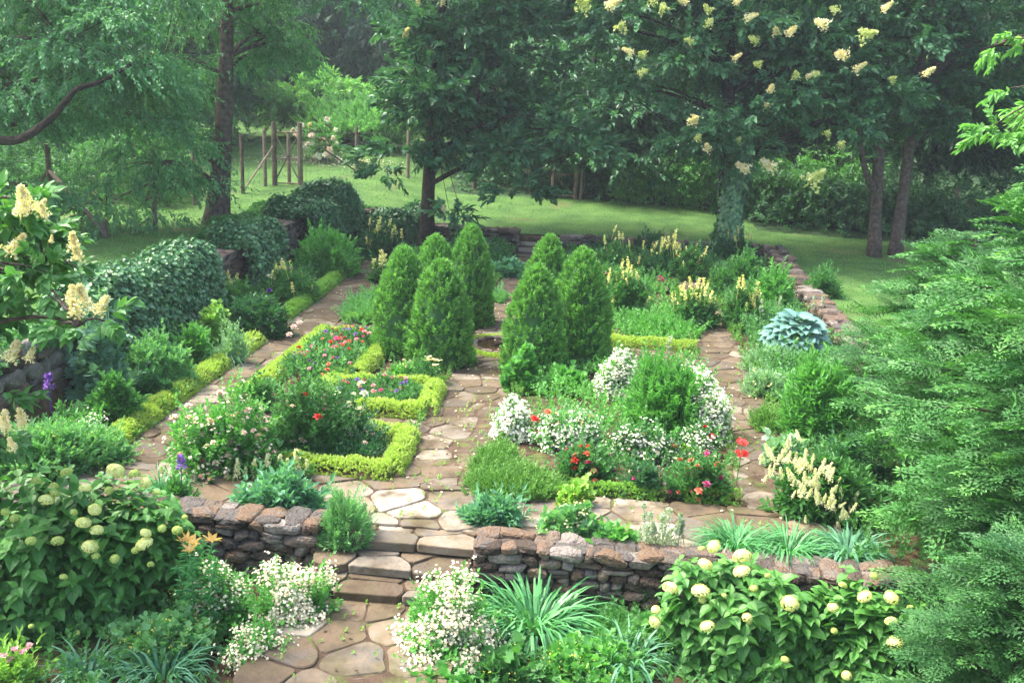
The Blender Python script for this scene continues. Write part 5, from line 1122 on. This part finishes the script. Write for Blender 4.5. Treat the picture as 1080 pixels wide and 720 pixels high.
r, P, d, g = plant('lady_mantle', 'lime flowering mantle at the bottom centre under the daylily', 'plant', (560, 680, 680, 740), 'round', 'bright', z=-.6, h=.35, size=.75); speckle(r, P, d, M['chart'], 500, .022, g, k=3, rad=.04)
r, P, d, g = plant('lady_mantle', 'shaded low leaves at the bottom between feverfew and daylily', 'plant', (490, 670, 570, 740), 'round', 'mid', z=-.6, h=.35); speckle(r, P, d, M['chart'], 90, .022, g, k=3, rad=.04)
plant('lady_mantle', 'leafy filler at the bottom edge right of the lower path', 'plant', (420, 705, 500, 760), 'round', 'bright', z=-.6, h=.3)
# lilies
root = thing('lily_plant', 'peach trumpet lilies on leafy stems beside the big hydrangea', 'lily', G(208, 668, -.6)); q0 = np.array(root.location); g = np.random.default_rng(9)
for k_, (px, py, fl) in enumerate([(195, 570, 1), (206, 574, 1), (224, 572, 1), (215, 567, 2), (200, 585, 0), (230, 590, 0), (186, 596, 0)]):
    q = A(px, py, q0[1]+g.uniform(-.25, .25))-q0; b = np.array([q[0]*.5, q[1]*.5, 0]); mb = MB(); L = bez(b, b+[0, 0, q[2]*.6], q, 10); tube(mb, L, [.010]*10, 5, .5)
    n = 60; t = g.uniform(.2, .97, n); P = np.stack([np.interp(t, np.linspace(0, 1, 10), L[:, i]) for i in range(3)], -1); a = np.arange(n)*2.4; D = np.stack([np.cos(a), np.sin(a), np.full(n, .25)], -1); s = .13*(1.2-.5*t)
    mb.inst(LAN, P, D, np.tile([0, 0, 1.], (n, 1)), np.stack([s*.2, s, s*1.2], -1), g.random(n)); mb.build('stem', M['strap'], root)
    if fl == 1:
        for e in range(2): obj('lily_flower', LILY, root, q+g.normal(size=3)*.03, (-1.1+g.uniform(-.3, .3), g.uniform(-.5, .5), g.uniform(-.6, .6)), .105)
def blades(label, box, n, L, seed, **k):
    return strap_clump('iris_clump', label, 'plant', box, 'blue', n, L, .035, seed, 1.8, z=-.6)
blades('sword-like iris leaves at the bottom left edge of the view, first clump', (58, 690, 130, 735), 70, .46, 36)
blades('sword-like iris leaves at the bottom left, beside the lime mantle', (120, 685, 225, 745), 110, .48, 37)
strap_clump('daylily', 'big fountain of arching strap leaves before the right low wall', 'plant', (512, 606, 612, 690), 'strap', 360, .82, .032, 38, .75, z=-.6)
strap_clump('iris_clump', 'blue-green sword leaves between ferns and right hydrangea', 'plant', (632, 640, 690, 722), 'blue', 90, .6, .035, 39, 1.3, z=-.6)
r, P, d, g = plant('garden_phlox', 'pink flowers on pale leaves at the bottom left corner', 'plant', (-20, 690, 40, 745), 'tallleaf', 'limed', z=-.6, h=.45, size=.6); 
for (px, py) in [(3, 690), (15, 688), (29, 687), (10, 697), (22, 692), (6, 702)]:
    q = A(px, py, r.location[1])-np.array(r.location); obj('blossom', blossom_bunch(px, M['pink'], 5, .028, .03), r, q, (.4, 0, 0), 1)
# ferns
def fern(label, px, py, n, L, seed, z=-.6):
    g = np.random.default_rng(seed); root = thing('fern', label, 'fern', G(px, py, z), 'ferns at the foot of the right low wall'); mb = MB(); k = 16
    for i in range(n):
        a = i*2*math.pi/n+g.normal()*.2; Lr = L*g.uniform(.8, 1.15); t = np.linspace(0, 1, k); x = Lr*(t*.85); z_ = Lr*(.75*t-.65*t**2.3); d = np.array([math.cos(a), math.sin(a)]); R_ = np.stack([x*d[0], x*d[1], z_], -1); tube(mb, R_, np.linspace(.006, .002, k), 3, .2)
        T_ = nrm(np.gradient(R_, axis=0)); side = np.array([-d[1], d[0], 0]); w = .17*L/.6*np.sin(np.clip(t*.92+.08, 0, 1)*math.pi)**.8*(1.1-t*.6)
        for sg in (-1, 1):
            for sub in (0, .5):
                tt = np.clip(t+sub/k, 0, 1)[1:]; Pm = np.stack([np.interp(tt, t, R_[:, c_]) for c_ in range(3)], -1); ww = np.interp(tt, t, w); D = nrm(sg*side+T_[1:]*.35-[0, 0, .12]); mb.inst(LAN, Pm, D, np.tile([0, 0, 1.], (k-1, 1)), np.stack([np.full(k-1, .030*L/.6), ww, ww], -1), g.random(k-1))
    mb.build('fronds', M['fern'], root)
for i, a in enumerate([(640, 640, 11, .62, 'fern left nearest the daylily'), (668, 648, 12, .66, 'fern in the middle of the fern group, before the low wall'), (692, 632, 10, .55, 'fern next to the right hydrangea'), (650, 672, 10, .55, 'lowest fern, nearest the camera among the fern group'), (610, 700, 9, .4, 'tiny fern beside the lime mantle at the bottom centre')]):
    fern(a[4], a[0], a[1], a[2], a[3], 300+i)

# --- foreground lilac at the left
g = np.random.default_rng(12); bT = np.array([-6.9, 9.6, 0.]); bT[2] = hz1(bT[0], bT[1])
TL, CL = tree('lilac_tree', 'leafy boughs with cream flower panicles at the left edge', bT,
     [E(10, 275, 9.5, .5, .6, .32), E(45, 292, 9.3, .32, .4, .2), E(-50, 330, 9.4, .4, .5, .4), E(-70, 280, 9.6, .8, 1, .9), E(10, 235, 9.6, .42, .4, .22), E(-22, 440, 9.4, .22, .4, .45), E(95, 345, 9.2, .2, .2, .1)],
     A(-120, 260, 9.6), .09, M['lilac'], 560, 11, .125, .085, OVA, .35, 0, .95, 12, sl=.22, nlimb=30, clump_r=.22)
for (px, py, s) in [(30, 215, .34), (22, 222, .3), (8, 262, .32), (48, 224, .2), (80, 258, .26), (84, 268, .22), (92, 320, .34), (82, 328, .3), (100, 326, .28), (28, 375, .2), (8, 376, .3), (25, 445, .28), (5, 450, .3), (15, 470, .2), (38, 218, .2), (54, 250, .1), (75, 316, .26)]:
    q = A(px, py+6, 9.05+g.uniform(-.2, .1))-bT; obj('flower_panicle', PAN[int(px) % 4], TL, q, (g.uniform(-.6, .3), g.uniform(-.7, .7), g.uniform(0, 6)), s*.78)

# --- hemlocks at the right
def frond_template(seed, n=9):
    """flat spray of hemlock: side twigs two-ranked, small needles as narrow leaves; length 1"""
    g = np.random.default_rng(seed); mb = MB(); t = np.linspace(.06, 1, n)
    P, D, S = [], [], []
    for sg in (-1, 1):
        for ti in t:
            L = .42*(1.08-ti)**.75*g.uniform(.8, 1.15); b = np.array([0, ti, -.18*ti**2]); dd = nrm(np.array([sg*1.0, .75, -.12])); m = max(1, int(L/.10))
            for j in range(m):
                q = b+dd*L*(j+.4)/m+np.array([0, 0, -.15*(L*(j+.4)/m)**2])
                for s2 in (-1, 1):
                    P.append(q); D.append(nrm(dd+np.array([-dd[1]*s2, dd[0]*s2, 0])*1.3+g.normal(size=3)*.12)); S.append(.125*(1.15-.4*j/m))
            P.append(b+dd*L*.96); D.append(dd); S.append(.10)
    P, D, S = np.array(P), np.array(D), np.array(S); mb.inst(DIA, P, D, np.tile([0, 0, 1.], (len(P), 1))+g.normal(size=(len(P), 3))*.3, np.stack([S*.40, S, S*.5], -1), .5)
    V = np.concatenate(mb.v); Fq = np.concatenate(mb.f); return V, [Fq[i] for i in range(len(Fq))], Fq
FRO = [frond_template(i) for i in range(3)]
g_f = np.random.default_rng(4)
def inst_fronds(mb, P, D, N, L, r):
    k = np.arange(len(P)) % 3
    for j in range(3):
        s = k == j; V, _, Fq = FRO[j]; Pn, Dn, Nn, Ln = P[s], nrm(D[s]), N[s], L[s]; X = nrm(np.cross(Dn, Nn)); Z = np.cross(X, Dn); T = V[None]*Ln[:, None, None]
        W_ = Pn[:, None]+T[..., 0:1]*X[:, None]+T[..., 1:2]*Dn[:, None]+T[..., 2:3]*Z[:, None]; m = len(V); n = s.sum()
        Fs = (Fq[None]+(np.arange(n)*m)[:, None, None]).reshape(-1, 4); tip = np.clip(V[Fq[:, 0], 1], 0, 1)**2*.32
        rr = np.clip(r[s][:, None]*.6+tip[None]+g_f.normal(size=(n, len(Fq)))*.08, 0, 1).ravel(); mb.add(W_.reshape(-1, 3), [Fs], [rr])
def hemlock(label, base, h, R, seed, nbr, leaf='hemlock', fl=.55, lo=.05, per=11, lean=(0, 0)):
    g = np.random.default_rng(seed); base = np.asarray(base, float); root = thing('hemlock_tree', label, 'hemlock', base, 'hemlocks at the right edge'); top = np.array([lean[0], lean[1], h]); tp = bez((0, 0, -.1), (0, 0, h*.5), top, 10); mb = MB(); tube(mb, tp, np.linspace(.035*h, .012, 10), 8, .4, .03); mb.build('trunk', M_barkd, root, smooth=True)
    br = MB(); P, D, L, rs = [], [], [], []
    for i in range(nbr):
        t = lo+(1-lo)*((i+g.random())/nbr)**1.1; a = i*2.4+g.normal()*.3; len_ = R*(1-t)**.75*g.uniform(.7, 1.15)+.18; s = np.array([np.interp(t, np.linspace(0, 1, 10), tp[:, c]) for c in range(3)]); d = np.array([math.cos(a), math.sin(a), 0]); upw = .35-.15*t
        Lb = bez(s, s+d*len_*.55+[0, 0, upw*len_*.8], s+d*len_+[0, 0, upw*len_*.35], 9); tube(br, Lb, np.linspace(.014+.004*len_, .004, 9), 4); sd = np.array([-d[1], d[0], 0]); c = g.random()
        for j in range(per):
            q = (j+.5+g.random()*.5)/per; q = .22+.78*q; pt = np.array([np.interp(q, np.linspace(0, 1, 9), Lb[:, c_]) for c_ in range(3)]); sg = (-1)**j
            P.append(pt); D.append(d*.75+sd*sg*(.95-.4*q)*g.uniform(.6, 1.2)+[0, 0, .22+g.normal()*.28]); L.append(fl*(.65+.5*g.random())*(1.1-.35*q)*min(1, .5+len_/R)); rs.append(.6*c+.4*g.random())
        P.append(Lb[-2]); D.append(d+[0, 0, .05]); L.append(fl*.8); rs.append(c)
    P, D, L, rs = map(np.array, (P, D, L, rs)); br.build('branches', M_barkd, root); fo = MB(); inst_fronds(fo, P, D, np.array([[0, 0, 1.]])+g.normal(size=P.shape)*.38, L, rs); fo.build('foliage', M[leaf], root); return root
def gp_(x, y): return np.array([x, y, hz1(x, y)])
hemlock('tallest hemlock at the right edge with a feathery pale tip', gp_(6.4, 10.8), 4.9, 2.0, 401, 90, fl=.8, per=7)
hemlock('broad hemlock spreading left over the right border', gp_(6.9, 13.3), 3.1, 1.9, 402, 80, fl=.8, per=7)
hemlock('light green hemlock behind, beside the right side wall', gp_(7.5, 16.2), 3.0, 2.0, 403, 80, fl=.8, per=7)
hemlock('low dark hemlock nearest the camera at the lower right corner', gp_(4.75, 8.1), 2.3, 1.0, 404, 70, 'hemdark', .55, per=7)
hemlock('dark hemlock between the tall one and the lower corner one', gp_(5.75, 9.5), 3.3, 1.3, 405, 70, 'hemdark', .65, per=7)
hemlock('hemlock out to the right beyond the tallest one', gp_(8.3, 12.2), 4.3, 2.0, 406, 80, fl=.8, per=7)

# --- low cover filling the borders
def cover(rects, kind, leaf, h, n_m2, seed, size=1.0):
    g = np.random.default_rng(seed); mb = MB(); T, L, Wd, k, sl, dn, up, spr = KIND[kind]
    for (u0, u1, v0, v1) in rects:
        n = int((u1-u0)*(v1-v0)*n_m2); u = g.uniform(u0, u1, n); v = g.uniform(v0, v1, n)
        z = np.clip(.5+.5*np.sin(u*2.7+seed)*np.sin(v*2.1+seed)+.25*np.sin(u*6+v*5), .08, 1)*h; keep = g.random(n) < .25+z/h
        P = np.stack([CY*u+SY*v, -SY*u+CY*v, z*g.random(n)**.6], -1)[keep]; P[:, 2] += hz(P[:, 0], P[:, 1]); P[:, 2] = np.maximum(P[:, 2], hz(P[:, 0], P[:, 1])+.01)
        sprigs(mb, P, rv(len(P), g)*.6+[0, 0, 1], sl*size, k, T, L*size, Wd*size, spr, g, jit=.45, clump=np.clip(g.normal(.5, .25, len(P)), 0, 1))
    return tag(mb.build('ground_cover', M[leaf]), kind='stuff')
cover([(-8.0, -7.4, 12.6, 21), (-8.2, -7.4, 21, 31.5), (3.45, 5.2, 12.6, 22), (3.4, 5.2, 22, 31.5), (3.4, 5.4, 11.2, 12.6), (-5.4, -2.6, 30.4, 31.8), (-.9, 2.2, 29.2, 31.8)], 'rose', 'mid', .34, 120, 501, 1.25)
cover([(-8.0, -7.5, 12.6, 31), (3.5, 5.2, 13, 31), (-5.5, -4.3, 15.4, 19.8)], 'shrub', 'soft', .38, 55, 502, 1.15)
cover([(-.9, 2.1, 14.8, 19.5), (-5.6, -2.75, 22, 30.4), (-.9, 2.1, 21.2, 29.0)], 'rose', 'bright', .28, 80, 503, 1.2)
cover([(-5.5, -3.9, 13.1, 14.5), (-3.9, -2.8, 17.3, 19.0)], 'rose', 'mid', .2, 25, 504)
cover([(-8.4, -3.3, 8.0, 10.9), (-1.15, 4.5, 8.0, 10.8)], 'rose', 'mid', .22, 60, 505, 1.1)
cover([(-6.8, -5.75, 12.9, 20), (-2.65, -1.25, 12.8, 19), (2.3, 3.3, 12.8, 20), (-6.8, 3.3, 11.4, 12.8), (-3.6, -1.3, 7, 10.2)], 'low', 'limed', .03, 9, 506, .8)
cover([(-6.95, -6.75, 12.9, 31), (-2.75, -2.6, 13, 31), (-1.35, -1.15, 13, 31), (3.2, 3.45, 12.8, 31), (2.15, 2.32, 14, 31)], 'low', 'moss', .15, 170, 507, 1.4)

g = np.random.default_rng(611); n = 420; u = np.where(g.random(n) < .5, g.normal(-1.95, .5, n), g.choice([-6.2, 2.8, -4, 0], n)+g.normal(size=n)*.4); v = g.uniform(11.6, 26, n)
P = np.stack([CY*u+SY*v, -SY*u+CY*v, np.full(n, .045)], -1); mb = MB(); mb.inst(DIA, P, rv(n, g)*[1, 1, .15], np.array([[0, 0, 1.]])+rv(n, g)*.3, np.array([.035, .05, .04]), g.random(n))
tag(mb.build('fallen_petals', M['cream']), kind='stuff')
n = 900; u = g.uniform(-6.8, 3.3, n); v = g.uniform(8, 30, n); P = np.stack([CY*u+SY*v, -SY*u+CY*v], -1); P = np.concatenate([P, (hz(P[:, 0], P[:, 1])+.04)[:, None]], 1)
mb = MB(); mb.inst(DIA, P, rv(n, g)*[1, 1, .15], np.array([[0, 0, 1.]])+rv(n, g)*.3, np.array([.03, .055, .04]), g.random(n)); tag(mb.build('leaf_litter', noisemat('litter', [(.3, (.06, .035, .02)), (.7, (.16, .10, .05))], 5, .9, .2, 20, .6)), kind='stuff')

# --- the air
mb = MB(); boxm(mb, (0, 72, 9.5), (150, 190, 37)); M_haze = mat('haze_air', lambda nt, out: None); nt = M_haze.node_tree
for n_ in list(nt.nodes): nt.nodes.remove(n_)
out = nt.nodes.new('ShaderNodeOutputMaterial'); pv = nt.nodes.new('ShaderNodeVolumePrincipled'); pv.inputs['Color'].default_value = (.80, .92, 1, 1); pv.inputs['Density'].default_value = .0009; pv.inputs['Anisotropy'].default_value = .3
nt.links.new(pv.outputs[0], out.inputs['Volume']); tag(mb.build('haze', M_haze), kind='stuff')
